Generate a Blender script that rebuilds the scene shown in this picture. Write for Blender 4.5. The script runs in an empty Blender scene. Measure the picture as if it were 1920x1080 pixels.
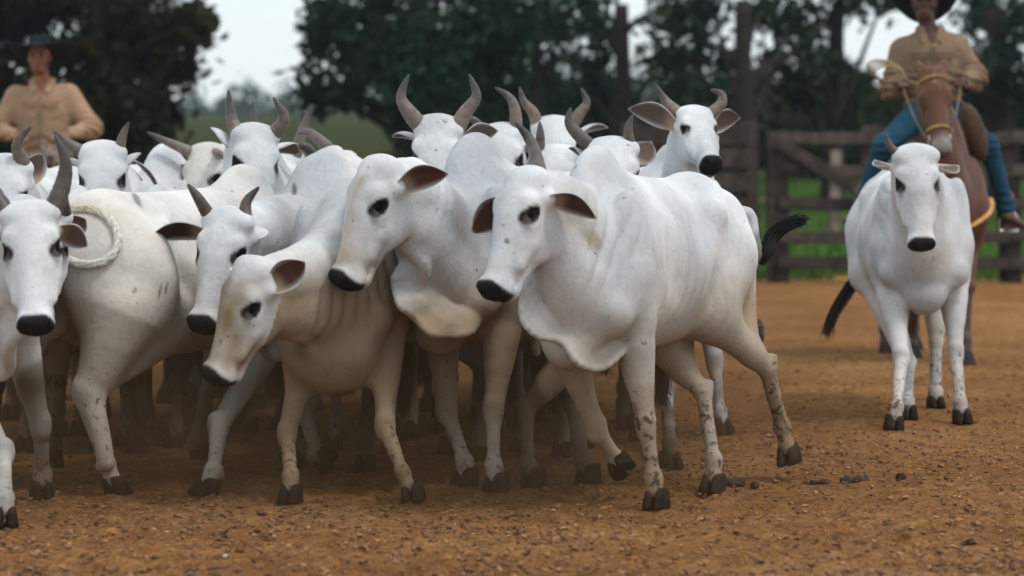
import bpy, math, random, time
import numpy as np
from mathutils import Vector
from mathutils.bvhtree import BVHTree
T0 = time.time()
rng = np.random.default_rng(7)
random.seed(7)
scene = bpy.context.scene
COL = scene.collection
# ------------------------------------------------------------------ camera
FPX, HOR, CAMZ = 6000.0, 290.0, 1.38          # focal length in 1920-px units, horizon row, eye height
cam_d = bpy.data.cameras.new('camera'); cam = bpy.data.objects.new('camera', cam_d); COL.objects.link(cam)
cam_d.sensor_width = 36.0; cam_d.lens = 36.0*FPX/1920.0; cam_d.shift_y = -(540-HOR)/1920.0
cam.location = (0, 0, CAMZ); cam.rotation_euler = (math.radians(90), 0, 0)
cam_d.clip_start = 0.1; cam_d.clip_end = 4000
cam_d.dof.use_dof = True; cam_d.dof.focus_distance = 13.6; cam_d.dof.aperture_fstop = 2.5
scene.camera = cam
# ------------------------------------------------------------------ sky and sun
SUN_EL, SUN_AZ = 62.0, 122.0                    # azimuth clockwise from +Y
wd = bpy.data.worlds.new('World'); scene.world = wd; wd.use_nodes = True
nt = wd.node_tree; nt.nodes.clear()
wo = nt.nodes.new('ShaderNodeOutputWorld'); bg = nt.nodes.new('ShaderNodeBackground'); sk = nt.nodes.new('ShaderNodeTexSky')
sk.sky_type = 'NISHITA'; sk.sun_disc = False; sk.sun_elevation = math.radians(SUN_EL); sk.sun_rotation = math.radians(SUN_AZ)
sk.dust_density = 1.5; sk.air_density = 1.0; sk.ozone_density = 1.0
bg.inputs['Strength'].default_value = 0.128
ov = nt.nodes.new('ShaderNodeMix'); ov.data_type = 'RGBA'; ov.inputs[0].default_value = .62   # a thin even overcast veils the blue
wtc = nt.nodes.new('ShaderNodeTexCoord'); wsx = nt.nodes.new('ShaderNodeSeparateXYZ'); wr = nt.nodes.new('ShaderNodeValToRGB'); nt.links.new(wtc.outputs['Generated'], wsx.inputs[0]); nt.links.new(wsx.outputs[2], wr.inputs[0])
for e_, (p_, c_) in zip(wr.color_ramp.elements, ((0.0, (9.2, 9.9, 10.3, 1)), (1.0, (11.9, 12.9, 13.7, 1)))): e_.position = p_; e_.color = c_   # an overcast sky is brighter overhead
nt.links.new(wr.outputs[0], ov.inputs[7])
nt.links.new(sk.outputs[0], ov.inputs[6]); nt.links.new(ov.outputs[2], bg.inputs[0]); nt.links.new(bg.outputs[0], wo.inputs[0])
sun_d = bpy.data.lights.new('sun', 'SUN'); sun_d.energy = 1.5; sun_d.angle = math.radians(12); sun_d.color = (1, .96, .9)
sun = bpy.data.objects.new('sun', sun_d); COL.objects.link(sun)
az, el = math.radians(SUN_AZ), math.radians(SUN_EL)
sdir = Vector((math.sin(az)*math.cos(el), math.cos(az)*math.cos(el), math.sin(el)))
sun.rotation_euler = sdir.to_track_quat('Z', 'Y').to_euler(); sun.location = (0, 0, 60)
vs = scene.view_settings
vs.view_transform = 'Standard'; vs.look = 'None'; vs.gamma = 1.0; vs.exposure = 0.07; vs.use_curve_mapping = False
# ------------------------------------------------------------------ helpers
V3 = lambda *a: np.array(a, dtype=np.float64)
def P(px, py, Y): return V3((px-960.0)*Y/FPX, Y, CAMZ-(py-HOR)*Y/FPX)
def PG(px, py):                                  # a point on the ground
    Y = FPX*CAMZ/(py-HOR); return V3((px-960.0)*Y/FPX, Y, 0.0)
def unit(v): return v/(np.linalg.norm(v)+1e-12)
def sstep(a, b, x):
    t = np.clip((x-a)/(b-a), 0, 1); return t*t*(3-2*t)
def bez(pts, n):
    pts = [np.asarray(p, float) for p in pts]; out = []
    for t in np.linspace(0, 1, n):
        q = pts
        while len(q) > 1: q = [q[i]*(1-t)+q[i+1]*t for i in range(len(q)-1)]
        out.append(q[0])
    return np.array(out)
def spline(pts, n):                              # Catmull-Rom through the points
    p = np.array(pts, float); p = np.vstack([2*p[0]-p[1], p, 2*p[-1]-p[-2]]); m = len(p)-3; out = []
    for t in np.linspace(0, m-1e-9, n):
        i = int(t); u = t-i; a, b, c, d = p[i], p[i+1], p[i+2], p[i+3]
        out.append(.5*((2*b)+(-a+c)*u+(2*a-5*b+4*c-d)*u*u+(-a+3*b-3*c+d)*u**3))
    return np.array(out)
_nd = [(unit(rng.normal(size=3)), rng.uniform(0, 6.28), rng.uniform(.7, 1.5)) for _ in range(14)]
def wob(p, freq, seed=0):                        # cheap smooth noise in about -1..1
    r = np.zeros(len(p))
    for i in range(7):
        d, ph, m = _nd[(i+seed) % 14]
        q = p@np.roll(d, seed % 3)
        r += np.sin(q*freq*m+ph+seed*1.7+1.3*np.sin((p@_nd[(i+5) % 14][0])*freq*.6+ph))
    return r/4.0
def link(o, parent=None):
    COL.objects.link(o)
    if parent is not None: o.parent = parent
    return o
def tag(o, label=None, cat=None, group=None, kind=None):
    if label: o['label'] = label
    if cat: o['category'] = cat
    if group: o['group'] = group
    if kind: o['kind'] = kind
    return o
def empty(name, loc):
    o = bpy.data.objects.new(name, None); COL.objects.link(o); o.location = tuple(loc); o.empty_display_size = .2; return o
def mesh_obj(name, v, faces, mat, parent=None, col=None, mud=None, origin=None, smooth=True):
    """faces: list of arrays (n,3)/(n,4) or python lists of tuples. Vertices are world coordinates; origin moves them local to the parent."""
    v = np.asarray(v, np.float32)
    o0 = np.zeros(3)
    if parent is not None: o0 = np.array(parent_origin(parent))
    elif origin is not None: o0 = np.asarray(origin, float)
    vl = (v-o0).astype(np.float32)
    me = bpy.data.meshes.new(name)
    arrs = [np.asarray(f, np.int32) for f in faces if len(f)]
    me.vertices.add(len(vl)); me.vertices.foreach_set('co', vl.ravel())
    nl = sum(a.size for a in arrs); me.loops.add(nl)
    me.loops.foreach_set('vertex_index', np.concatenate([a.ravel() for a in arrs]))
    np_ = sum(len(a) for a in arrs); me.polygons.add(np_)
    starts = []; c = 0
    for a in arrs:
        starts.append(c+np.arange(len(a))*a.shape[1]); c += a.size
    me.polygons.foreach_set('loop_start', np.concatenate(starts).astype(np.int32))
    me.polygons.foreach_set('use_smooth', np.full(np_, smooth))
    me.update(calc_edges=True); me.validate()
    if col is not None:
        a = me.color_attributes.new('Col', 'FLOAT_COLOR', 'POINT')
        rgba = np.ones((len(vl), 4), np.float32); rgba[:, :3] = col
        if mud is not None: rgba[:, 3] = mud
        a.data.foreach_set('color', rgba.ravel())
    if mat is not None: me.materials.append(mat)
    o = bpy.data.objects.new(name, me); COL.objects.link(o)
    if parent is not None: o.parent = parent
    elif origin is not None: o.location = tuple(o0)
    return o
def parent_origin(p):
    t = np.zeros(3)
    while p is not None:
        t = t+np.array(p.location); p = p.parent
    return t
class MB:                                        # collects shapes for one mesh
    def __init__(s): s.v = []; s.f = []; s.c = []; s.n = 0
    def add(s, v, f, c=(1, 1, 1)):
        v = np.asarray(v, float); s.v.append(v)
        for a in f:
            if len(a): s.f.append(np.asarray(a, np.int32)+s.n)
        s.c.append(np.broadcast_to(np.asarray(c, float), (len(v), 3))); s.n += len(v)
    def tube(s, pts, rad, seg=10, c=(1, 1, 1), flat=None, cap=True):
        pts = np.asarray(pts, float); n = len(pts); rad = np.broadcast_to(np.asarray(rad, float), (n,))
        tan = np.gradient(pts, axis=0); tan /= np.linalg.norm(tan, axis=1)[:, None]+1e-9
        ref = V3(0, 0, 1) if abs(tan[0][2]) < .9 else V3(1, 0, 0)
        u = unit(np.cross(tan[0], ref)); V = []; C = []
        ang = np.linspace(0, 2*np.pi, seg, endpoint=False)
        cc = np.asarray(c, float)
        for i in range(n):
            u = unit(u-tan[i]*np.dot(u, tan[i])); w = np.cross(tan[i], u)
            fl = 1.0 if flat is None else flat
            V.append(pts[i]+rad[i]*(np.cos(ang)[:, None]*u+fl*np.sin(ang)[:, None]*w))
            C.append(np.broadcast_to(cc if cc.ndim == 1 else cc[i], (seg, 3)))
        V = np.vstack(V); C = np.vstack(C); i = np.arange(n-1)[:, None]*seg; j = np.arange(seg)[None]; k = (j+1) % seg
        q = np.stack([i+j, i+k, i+seg+k, i+seg+j], -1).reshape(-1, 4)
        F = [q]
        if cap:
            V = np.vstack([V, pts[0], pts[-1]]); C = np.vstack([C, C[0], C[-1]])
            m = n*seg; jj = np.arange(seg); kk = (jj+1) % seg
            F.append(np.stack([kk, jj, np.full(seg, m)], -1)); F.append(np.stack([(n-1)*seg+jj, (n-1)*seg+kk, np.full(seg, m+1)], -1))
        s.add(V, F, C)
    def box(s, c, ax, h, c_=(1, 1, 1), bev=0.0):     # centre, three axes, half sizes; chamfered edges
        c = np.asarray(c, float); ax = np.asarray(ax, float); h = np.asarray(h, float)
        b = min(bev if bev else .12*h.min(), .4*h.min()); V = []
        sg = np.array([(x, y, z) for x in (-1, 1) for y in (-1, 1) for z in (-1, 1)], float)
        for k in range(3):
            q = sg*(h-b); q[:, k] = sg[:, k]*h[k]; V.append(q)
        V = np.vstack(V); idx = lambda x, y, z, k: k*8+(x > 0)*4+(y > 0)*2+(z > 0)
        Q = []; Tt = []
        for x in (-1, 1):
            q = [idx(x, -1, -1, 0), idx(x, 1, -1, 0), idx(x, 1, 1, 0), idx(x, -1, 1, 0)]; Q.append(q if x > 0 else q[::-1])
            q = [idx(-1, x, -1, 1), idx(-1, x, 1, 1), idx(1, x, 1, 1), idx(1, x, -1, 1)]; Q.append(q if x > 0 else q[::-1])
            q = [idx(-1, -1, x, 2), idx(1, -1, x, 2), idx(1, 1, x, 2), idx(-1, 1, x, 2)]; Q.append(q if x > 0 else q[::-1])
        for x in (-1, 1):
            for y in (-1, 1):
                for a in (0, 1, 2):
                    o1, o2 = [(1, 2), (0, 2), (0, 1)][a]
                    def vv(t, k):
                        p = [0, 0, 0]; p[a] = t; p[o1] = x; p[o2] = y; return idx(*p, k)
                    Q.append([vv(-1, o1), vv(1, o1), vv(1, o2), vv(-1, o2)])
        for x in (-1, 1):
            for y in (-1, 1):
                for z in (-1, 1): Tt.append([idx(x, y, z, 0), idx(x, y, z, 1), idx(x, y, z, 2)])
        s.add(c+V@ax, [Q, Tt], c_)
    def sphere(s, c, r, c_=(1, 1, 1), ax=None, nu=14, nv=9):
        th = np.linspace(0, np.pi, nv); ph = np.linspace(0, 2*np.pi, nu, endpoint=False)
        V = np.array([(math.sin(t)*math.cos(p), math.sin(t)*math.sin(p), math.cos(t)) for t in th for p in ph])*np.asarray(r)
        if ax is not None: V = V@np.asarray(ax)
        i = np.arange(nv-1)[:, None]*nu; j = np.arange(nu)[None]; k = (j+1) % nu
        s.add(np.asarray(c)+V, [np.stack([i+j, i+nu+j, i+nu+k, i+k], -1).reshape(-1, 4)], c_)
    def grid(s, G, c=(1, 1, 1), closed=False):
        G = np.asarray(G, float); n, m, _ = G.shape
        i = np.arange(n-1)[:, None]*m; j = np.arange(m if closed else m-1)[None]; k = (j+1) % m
        s.add(G.reshape(-1, 3), [np.stack([i+j, i+k, i+m+k, i+m+j], -1).reshape(-1, 4)], c if np.ndim(c) == 1 else np.asarray(c).reshape(-1, 3))
    def build(s, name, mat, parent=None, smooth=True, origin=None):
        return mesh_obj(name, np.vstack(s.v), s.f, mat, parent, np.vstack(s.c), origin=origin, smooth=smooth)
# ------------------------------------------------------------------ signed-distance body modeller (one continuous skin per animal)
class Field:
    def __init__(s, vox): s.vox = vox; s.pr = []
    def cap(s, a, b, ra, rb=None, k=.04, m=None, fl=1.0, op=1):
        s.pr.append(('c', np.asarray(a, float), np.asarray(b, float), ra, ra if rb is None else rb, k, m, fl, op)); return s
    def ell(s, c, ax, r, k=.04, op=1):
        s.pr.append(('e', np.asarray(c, float), np.asarray(ax, float), np.asarray(r, float), k, op)); return s
    def bounds(s, p):
        if p[0] == 'c':
            r = max(p[3], p[4]); return np.minimum(p[1], p[2])-r, np.maximum(p[1], p[2])+r
        e = np.sqrt(((p[2]*p[3][:, None])**2).sum(0)); return p[1]-e, p[1]+e
    def run(s):
        bb = [s.bounds(p) for p in s.pr if p[-1] > 0]
        lo = np.min([b[0] for b in bb], 0)-3*s.vox; hi = np.max([b[1] for b in bb], 0)+3*s.vox
        n = np.ceil((hi-lo)/s.vox).astype(int)+1
        F = np.full(n, .5, np.float32)
        ax = [(lo[i]+np.arange(n[i])*s.vox).astype(np.float32) for i in range(3)]
        for p in s.pr:
            k = p[5] if p[0] == 'c' else p[4]; op = p[-1]
            b0, b1 = s.bounds(p); mg = k+2*s.vox
            i0 = np.clip(((b0-mg-lo)/s.vox).astype(int), 0, n-1); i1 = np.clip(((b1+mg-lo)/s.vox).astype(int)+2, 1, n)
            sl = tuple(slice(i0[i], i1[i]) for i in range(3))
            x = ax[0][sl[0]][:, None, None]; y = ax[1][sl[1]][None, :, None]; z = ax[2][sl[2]][None, None, :]
            if p[0] == 'c':
                _, a, b, ra, rb, _, m, fl, _ = p; ab = b-a; L2 = float(ab@ab)+1e-12
                dx, dy, dz = x-np.float32(a[0]), y-np.float32(a[1]), z-np.float32(a[2])
                t = np.clip((dx*np.float32(ab[0])+dy*np.float32(ab[1])+dz*np.float32(ab[2]))/np.float32(L2), 0, 1)
                qx = dx-t*np.float32(ab[0]); qy = dy-t*np.float32(ab[1]); qz = dz-t*np.float32(ab[2])
                d2 = qx*qx+qy*qy+qz*qz
                if m is not None:
                    qm = qx*np.float32(m[0])+qy*np.float32(m[1])+qz*np.float32(m[2]); d2 = d2+qm*qm*np.float32(1/fl**2-1)
                d = np.sqrt(d2)-np.float32(ra)-t*np.float32(rb-ra)
            else:
                _, c, A, r, _, _ = p
                dx, dy, dz = x-np.float32(c[0]), y-np.float32(c[1]), z-np.float32(c[2])
                u = [(dx*np.float32(A[i][0])+dy*np.float32(A[i][1])+dz*np.float32(A[i][2]))/np.float32(r[i]) for i in range(3)]
                k0 = np.sqrt(u[0]**2+u[1]**2+u[2]**2)
                k1 = np.sqrt((u[0]/np.float32(r[0]))**2+(u[1]/np.float32(r[1]))**2+(u[2]/np.float32(r[2]))**2)+1e-6
                d = k0*(k0-1)/k1
            g = F[sl]
            if op > 0:
                h = np.clip(.5+.5*(g-d)/k, 0, 1); F[sl] = g+(d-g)*h-k*h*(1-h)
            else:
                d = -d; h = np.clip(.5-.5*(g-d)/k, 0, 1); F[sl] = g+(d-g)*h+k*h*(1-h)
        return nets(F, lo, s.vox)
def nets(F, lo, vox):
    S = F < 0
    c = np.zeros(np.array(F.shape)-1, np.int8)
    offs = [(i, j, k) for i in (0, 1) for j in (0, 1) for k in (0, 1)]
    sh = c.shape
    for i, j, k in offs: c += S[i:i+sh[0], j:j+sh[1], k:k+sh[2]]
    I = np.argwhere((c > 0) & (c < 8)); vid = np.full(sh, -1, np.int32); vid[I[:, 0], I[:, 1], I[:, 2]] = np.arange(len(I))
    val = {o: F[I[:, 0]+o[0], I[:, 1]+o[1], I[:, 2]+o[2]] for o in offs}
    acc = np.zeros((len(I), 3)); cnt = np.zeros(len(I))
    for o in offs:
        for a in range(3):
            if o[a] == 0:
                o2 = list(o); o2[a] = 1; o2 = tuple(o2); v0, v1 = val[o], val[o2]
                m = (v0 < 0) != (v1 < 0); t = v0[m]/(v0[m]-v1[m])
                p = np.tile(np.array(o, float), (m.sum(), 1)); p[:, a] = t; acc[m] += p; cnt[m] += 1
    V = lo+(I+acc/cnt[:, None])*vox
    Q = []
    for a in range(3):
        b, d = (a+1) % 3, (a+2) % 3
        s0 = [slice(None)]*3; s1 = [slice(None)]*3; s0[a] = slice(0, -1); s1[a] = slice(1, None)
        A = S[tuple(s0)]; B = S[tuple(s1)]
        E = np.argwhere(A != B); ok = (E[:, b] > 0) & (E[:, d] > 0) & (E[:, b] < sh[b]) & (E[:, d] < sh[d]); E = E[ok]
        ins = A[E[:, 0], E[:, 1], E[:, 2]]
        def g(db, dd):
            T = E.copy(); T[:, b] += db; T[:, d] += dd; return vid[T[:, 0], T[:, 1], T[:, 2]]
        q = np.stack([g(-1, -1), g(0, -1), g(0, 0), g(-1, 0)], -1); q[~ins] = q[~ins][:, ::-1]; Q.append(q)
    Q = np.vstack(Q); Q = Q[(Q >= 0).all(1)]
    return V, Q
def vnormals(v, q):
    n = np.cross(v[q[:, 2]]-v[q[:, 0]], v[q[:, 3]]-v[q[:, 1]]); N = np.zeros_like(v)
    for i in range(4): np.add.at(N, q[:, i], n)
    return N/(np.linalg.norm(N, axis=1)[:, None]+1e-12)
# ------------------------------------------------------------------ materials
def new_mat(name):
    m = bpy.data.materials.new(name); m.use_nodes = True; t = m.node_tree; b = t.nodes['Principled BSDF']; return m, t, b
def node(t, typ, **kw):
    n = t.nodes.new(typ)
    for k, v in kw.items():
        if k in n.inputs: n.inputs[k].default_value = v
        else: setattr(n, k, v)
    return n
def noise(t, scale, detail=4, rough=.6, vec=None, co='Object'):
    n = node(t, 'ShaderNodeTexNoise'); n.inputs['Scale'].default_value = scale; n.inputs['Detail'].default_value = detail; n.inputs['Roughness'].default_value = rough
    if vec is None:
        tc = t.nodes.new('ShaderNodeTexCoord'); vec = tc.outputs[co]
    t.links.new(vec, n.inputs['Vector']); return n
def ramp(t, src, stops):
    r = t.nodes.new('ShaderNodeValToRGB'); e = r.color_ramp.elements
    while len(e) < len(stops): e.new(.5)
    for i, (p, c) in enumerate(stops): e[i].position = p; e[i].color = (c, c, c, 1) if np.isscalar(c) else (*c, 1)
    t.links.new(src, r.inputs[0]); return r.outputs[0]
def mixc(t, fac, a, b, mode='MIX'):
    m = t.nodes.new('ShaderNodeMix'); m.data_type = 'RGBA'; m.blend_type = mode
    for s, i in ((fac, 0), (a, 6), (b, 7)):
        if hasattr(s, 'links'): t.links.new(s, m.inputs[i])
        else: m.inputs[i].default_value = s if np.isscalar(s) else (*s, 1)
    return m.outputs[2]
def mul(t, a, b, op='MULTIPLY'):
    m = t.nodes.new('ShaderNodeMath'); m.operation = op
    for s, i in ((a, 0), (b, 1)):
        if hasattr(s, 'links'): t.links.new(s, m.inputs[i])
        else: m.inputs[i].default_value = s
    return m.outputs[0]
def bump(t, b, h, strength, dist):
    n = t.nodes.new('ShaderNodeBump'); n.inputs['Strength'].default_value = strength; n.inputs['Distance'].default_value = dist
    t.links.new(h, n.inputs['Height']); t.links.new(n.outputs[0], b.inputs['Normal'])
def attr_mat(name, rough=.8, nscale=20, lo=.75, hi=1.15, bscale=None, bs=.3, bd=.004, spec=.3, sheen=0, stretch=None):
    m, t, b = new_mat(name)
    a = t.nodes.new('ShaderNodeVertexColor'); a.layer_name = 'Col'
    n = noise(t, nscale); c = mixc(t, 1.0, a.outputs[0], ramp(t, n.outputs[0], [(.3, lo), (.7, hi)]), 'MULTIPLY')
    t.links.new(c, b.inputs['Base Color']); b.inputs['Roughness'].default_value = rough; b.inputs['Specular IOR Level'].default_value = spec
    if sheen: b.inputs['Sheen Weight'].default_value = sheen
    if bscale:
        n2 = noise(t, bscale); bump(t, b, n2.outputs[0], bs, bd)
    return m
def hide_mat():                                   # short cattle hair, dirt splashes on the lower legs held in the attribute's alpha
    m, t, b = new_mat('cattle_hide')
    a = t.nodes.new('ShaderNodeVertexColor'); a.layer_name = 'Col'
    n1 = noise(t, 4, 2, .5); c = mixc(t, 1.0, a.outputs[0], ramp(t, n1.outputs[0], [(.25, (.80, .79, .775)), (.62, (1.03, 1.03, 1.03))]), 'MULTIPLY')
    n3 = noise(t, 1.7, 3, .55); c = mixc(t, ramp(t, n3.outputs[0], [(.54, 0.0), (.78, .6)]), c, mixc(t, 1.0, c, (.74, .58, .41), 'MULTIPLY'))
    n4 = noise(t, 2.4, 2, .5); c = mixc(t, ramp(t, n4.outputs[0], [(.48, 0.0), (.70, .75)]), c, mixc(t, 1.0, c, (.62, .66, .71), 'MULTIPLY'))
    n2 = noise(t, 60, 3, .6); c = mixc(t, 1.0, c, ramp(t, n2.outputs[0], [(.25, .95), (.7, 1.03)]), 'MULTIPLY')
    d1 = noise(t, 7, 5, .7); dust = mul(t, a.outputs[1], ramp(t, d1.outputs[0], [(.35, 0.0), (.7, .85)]))
    c = mixc(t, dust, c, (.26, .17, .095))
    d2 = noise(t, 34, 4, .6); thr = mul(t, mul(t, a.outputs[1], .165), d2.outputs[0], 'ADD')
    spot = ramp(t, thr, [(.665, 0.0), (.775, .85)])
    c = mixc(t, spot, c, (.035, .024, .016))
    d3 = noise(t, 16, 2, .5); c = mixc(t, ramp(t, d3.outputs[0], [(.74, 0.0), (.78, .6)]), c, mixc(t, 1.0, c, (.25, .2, .15), 'MULTIPLY'))
    t.links.new(c, b.inputs['Base Color']); b.inputs['Roughness'].default_value = .66; b.inputs['Specular IOR Level'].default_value = .06
    tc = t.nodes.new('ShaderNodeTexCoord'); mp = t.nodes.new('ShaderNodeMapping'); mp.inputs['Scale'].default_value = (1, 1, .45)
    t.links.new(tc.outputs['Object'], mp.inputs[0])
    h1 = noise(t, 110, 4, .7, mp.outputs[0]); h2 = noise(t, 18, 4, .6)
    h = mul(t, mul(t, h1.outputs[0], .30), h2.outputs[0], 'ADD'); bump(t, b, h, .55, .009)
    st = noise(t, 42, 4, .7, mp.outputs[0]); c = mixc(t, 1.0, c, ramp(t, st.outputs[0], [(.3, (.92, .92, .91)), (.6, (1.02, 1.02, 1.02))]), 'MULTIPLY'); t.links.new(c, b.inputs['Base Color'])
    return m
M_HIDE = hide_mat()
M_HORN = attr_mat('horn', .45, 30, .7, 1.2, 90, .4, .003, .4)
M_HOOF = attr_mat('hoof', .85, 25, .5, 1.5, 70, .6, .005, .03)
M_HAIR = attr_mat('black_hair', .6, 30, .7, 1.2)
M_EYE, _t, _b = new_mat('wet_eye'); _b.inputs['Base Color'].default_value = (.006, .005, .005, 1); _b.inputs['Roughness'].default_value = .15; _b.inputs['Specular IOR Level'].default_value = .03
# ------------------------------------------------------------------ cattle
def add_ear(mb_v, base, tip, open_n, w, dark, rim, droop=.0):
    """A cupped leaf of skin with thickness; returns verts, quads, colours."""
    ax = tip-base; L = np.linalg.norm(ax); a = ax/L
    on = unit(open_n-a*np.dot(open_n, a)); sd = np.cross(a, on)
    ns, nt_ = 16, 11; S = np.linspace(0, 1, ns); Tt = np.linspace(-1, 1, nt_)
    prof = (np.sin(np.pi*np.clip(.10+.90*S, 0, 1)**1.1)**.8)*w; prof[-1] = .004
    cent = base[None]+S[:, None]*ax[None]+droop*(S[:, None]**2)*V3(0, 0, -1)*L-on[None]*.03*np.sin(np.pi*S)[:, None]*L/.2
    curl = 1.0*(1-.55*S)
    th = Tt[None, :]*curl[:, None]
    off = sd[None, None]*(np.sin(th)/np.sin(curl)[:, None].clip(.5))[..., None]*prof[:, None, None] + on[None, None]*((1-np.cos(th))*1.0)[..., None]*prof[:, None, None]
    inner = cent[:, None]+off
    outer = inner-on[None, None]*(.011*(1-.5*np.abs(Tt))[None, :, None]*(1-.4*S)[:, None, None])
    n = ns*nt_
    V = np.vstack([inner.reshape(-1, 3), outer.reshape(-1, 3)])
    i = np.arange(ns-1)[:, None]*nt_; j = np.arange(nt_-1)[None]
    q = np.stack([i+j, i+j+1, i+nt_+j+1, i+nt_+j], -1).reshape(-1, 4)
    Q = [q, q[:, ::-1]+n]
    ring = [(k, 0) for k in range(ns)]+[(ns-1, k) for k in range(1, nt_)]+[(k, nt_-1) for k in range(ns-2, -1, -1)]+[(0, k) for k in range(nt_-2, 0, -1)]
    r = np.array([x*nt_+y for x, y in ring]); r2 = np.roll(r, -1)
    Q.append(np.stack([r2, r, r+n, r2+n], -1))
    edge = np.maximum(np.abs(Tt)[None, :], (S[:, None]-.75)/.25*.98)
    wgt = sstep(.72, .95, edge+0.0*S[:, None])[..., None]
    ci = dark[None, None]*(1-wgt)+rim[None, None]*wgt
    base_w = (1-sstep(.12, .42, S))[:, None, None]; ci = ci*(1-.8*base_w)+V3(.42, .30, .20)[None, None]*.8*base_w
    tipd = sstep(.80, 1.0, S)[:, None, None]
    co = rim[None, None]*np.ones((ns, nt_, 1)); co = co*(1-.75*tipd)+.05*tipd
    C = np.vstack([ci.reshape(-1, 3), co.reshape(-1, 3)])
    return V, np.vstack(Q), C
def horn_mesh(parent, pts, r0, dark, name='horn'):
    p = spline(pts, 26); t = np.linspace(0, 1, 26)
    r = r0*(1-t**1.25)**.72*.96+.0035; r = r*(1+.035*np.sin(t*70)*(t < .72)*(t > .05))
    c0 = V3(.135, .10, .078)*dark; c1 = V3(.045, .038, .035)
    w = sstep(.25, .95, t)[:, None]; c = c0*(1-w)+c1*w
    c = c*(1+.10*np.sin(t*37))[:, None]
    mb = MB(); mb.tube(p, r, 14, c); return mb.build(name, M_HORN, parent)
def hoof_mesh(parent, F, up, fwd, s=1.0, dusty=0.3):
    up = unit(up); fwd = unit(fwd-up*np.dot(fwd, up)); lat = np.cross(up, fwd); mb = MB()
    dk = V3(.017, .011, .0075)*(1-dusty)+V3(.11, .07, .04)*dusty
    for sd in (-1, 1):
        G = []; C = []
        for h, sc, bk in ((0, 1.0, .0), (.012, 1.04, .0), (.045, .92, -.012), (.078, .78, -.026), (.092, .60, -.034)):
            a = np.linspace(0, 2*np.pi, 16, endpoint=False)
            x = np.cos(a)*.062*sc*(1+.12*np.cos(a)); y = np.sin(a)*.031*sc
            y = np.where(y*sd < 0, y*.86, y)
            y = y+sd*.0295*(.9+.1*sc)-sd*.006*np.clip(x/.06, 0, 1)
            G.append(F+fwd*(x[:, None]+bk+.008)*s+lat*y[:, None]*s+up*h*s)
            C.append(np.tile(dk*(1+.5*(h > .07)), (16, 1)))
        mb.grid(np.array(G), np.array(C), closed=True)
        n0 = 16; cen = F+lat*sd*.029*s+fwd*.008*s
        mb.add(np.vstack([G[0], cen]), [np.array([[(k+1) % 16, k, 16] for k in range(16)])], dk)
    return mb.build('hoof', M_HOOF, parent)
def tail_switch(parent, pts, r, n=70, seed=0, col=(.012, .010, .009), name='tail_switch'):
    g = np.random.default_rng(seed); pts = np.array(pts, float); mb = MB(); base = spline(pts, 9)
    t = np.linspace(0, 1, 9); env = np.interp(t, [0, .25, .6, 1], [.35, 1, .95, .35])
    mb.tube(base, r*.62*env, 8, col)
    for i in range(n):
        d = unit(g.normal(size=3)); o = d*r*g.uniform(.35, 1.1); e = g.uniform(.72, 1.12)
        m = 8; q = spline(pts, m); 
        if e < 1: q = np.array([base[0]+(b-base[0])*1.0 for b in spline(pts, m)])
        q = q+o[None]*np.interp(np.linspace(0, 1, m), [0, .3, 1], [.35, 1, .75])[:, None]
        q[-1] = q[-2]+(q[-1]-q[-2])*e; q[-1] += g.normal(size=3)*r*.35
        mb.tube(q, np.interp(np.linspace(0, 1, m), [0, .5, 1], [.0045, .004, .0012]), 3, np.array(col)*g.uniform(.6, 2.0), cap=False)
    return mb.build(name, M_HAIR, parent)
WHITE = V3(.635, .632, .622)
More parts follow.
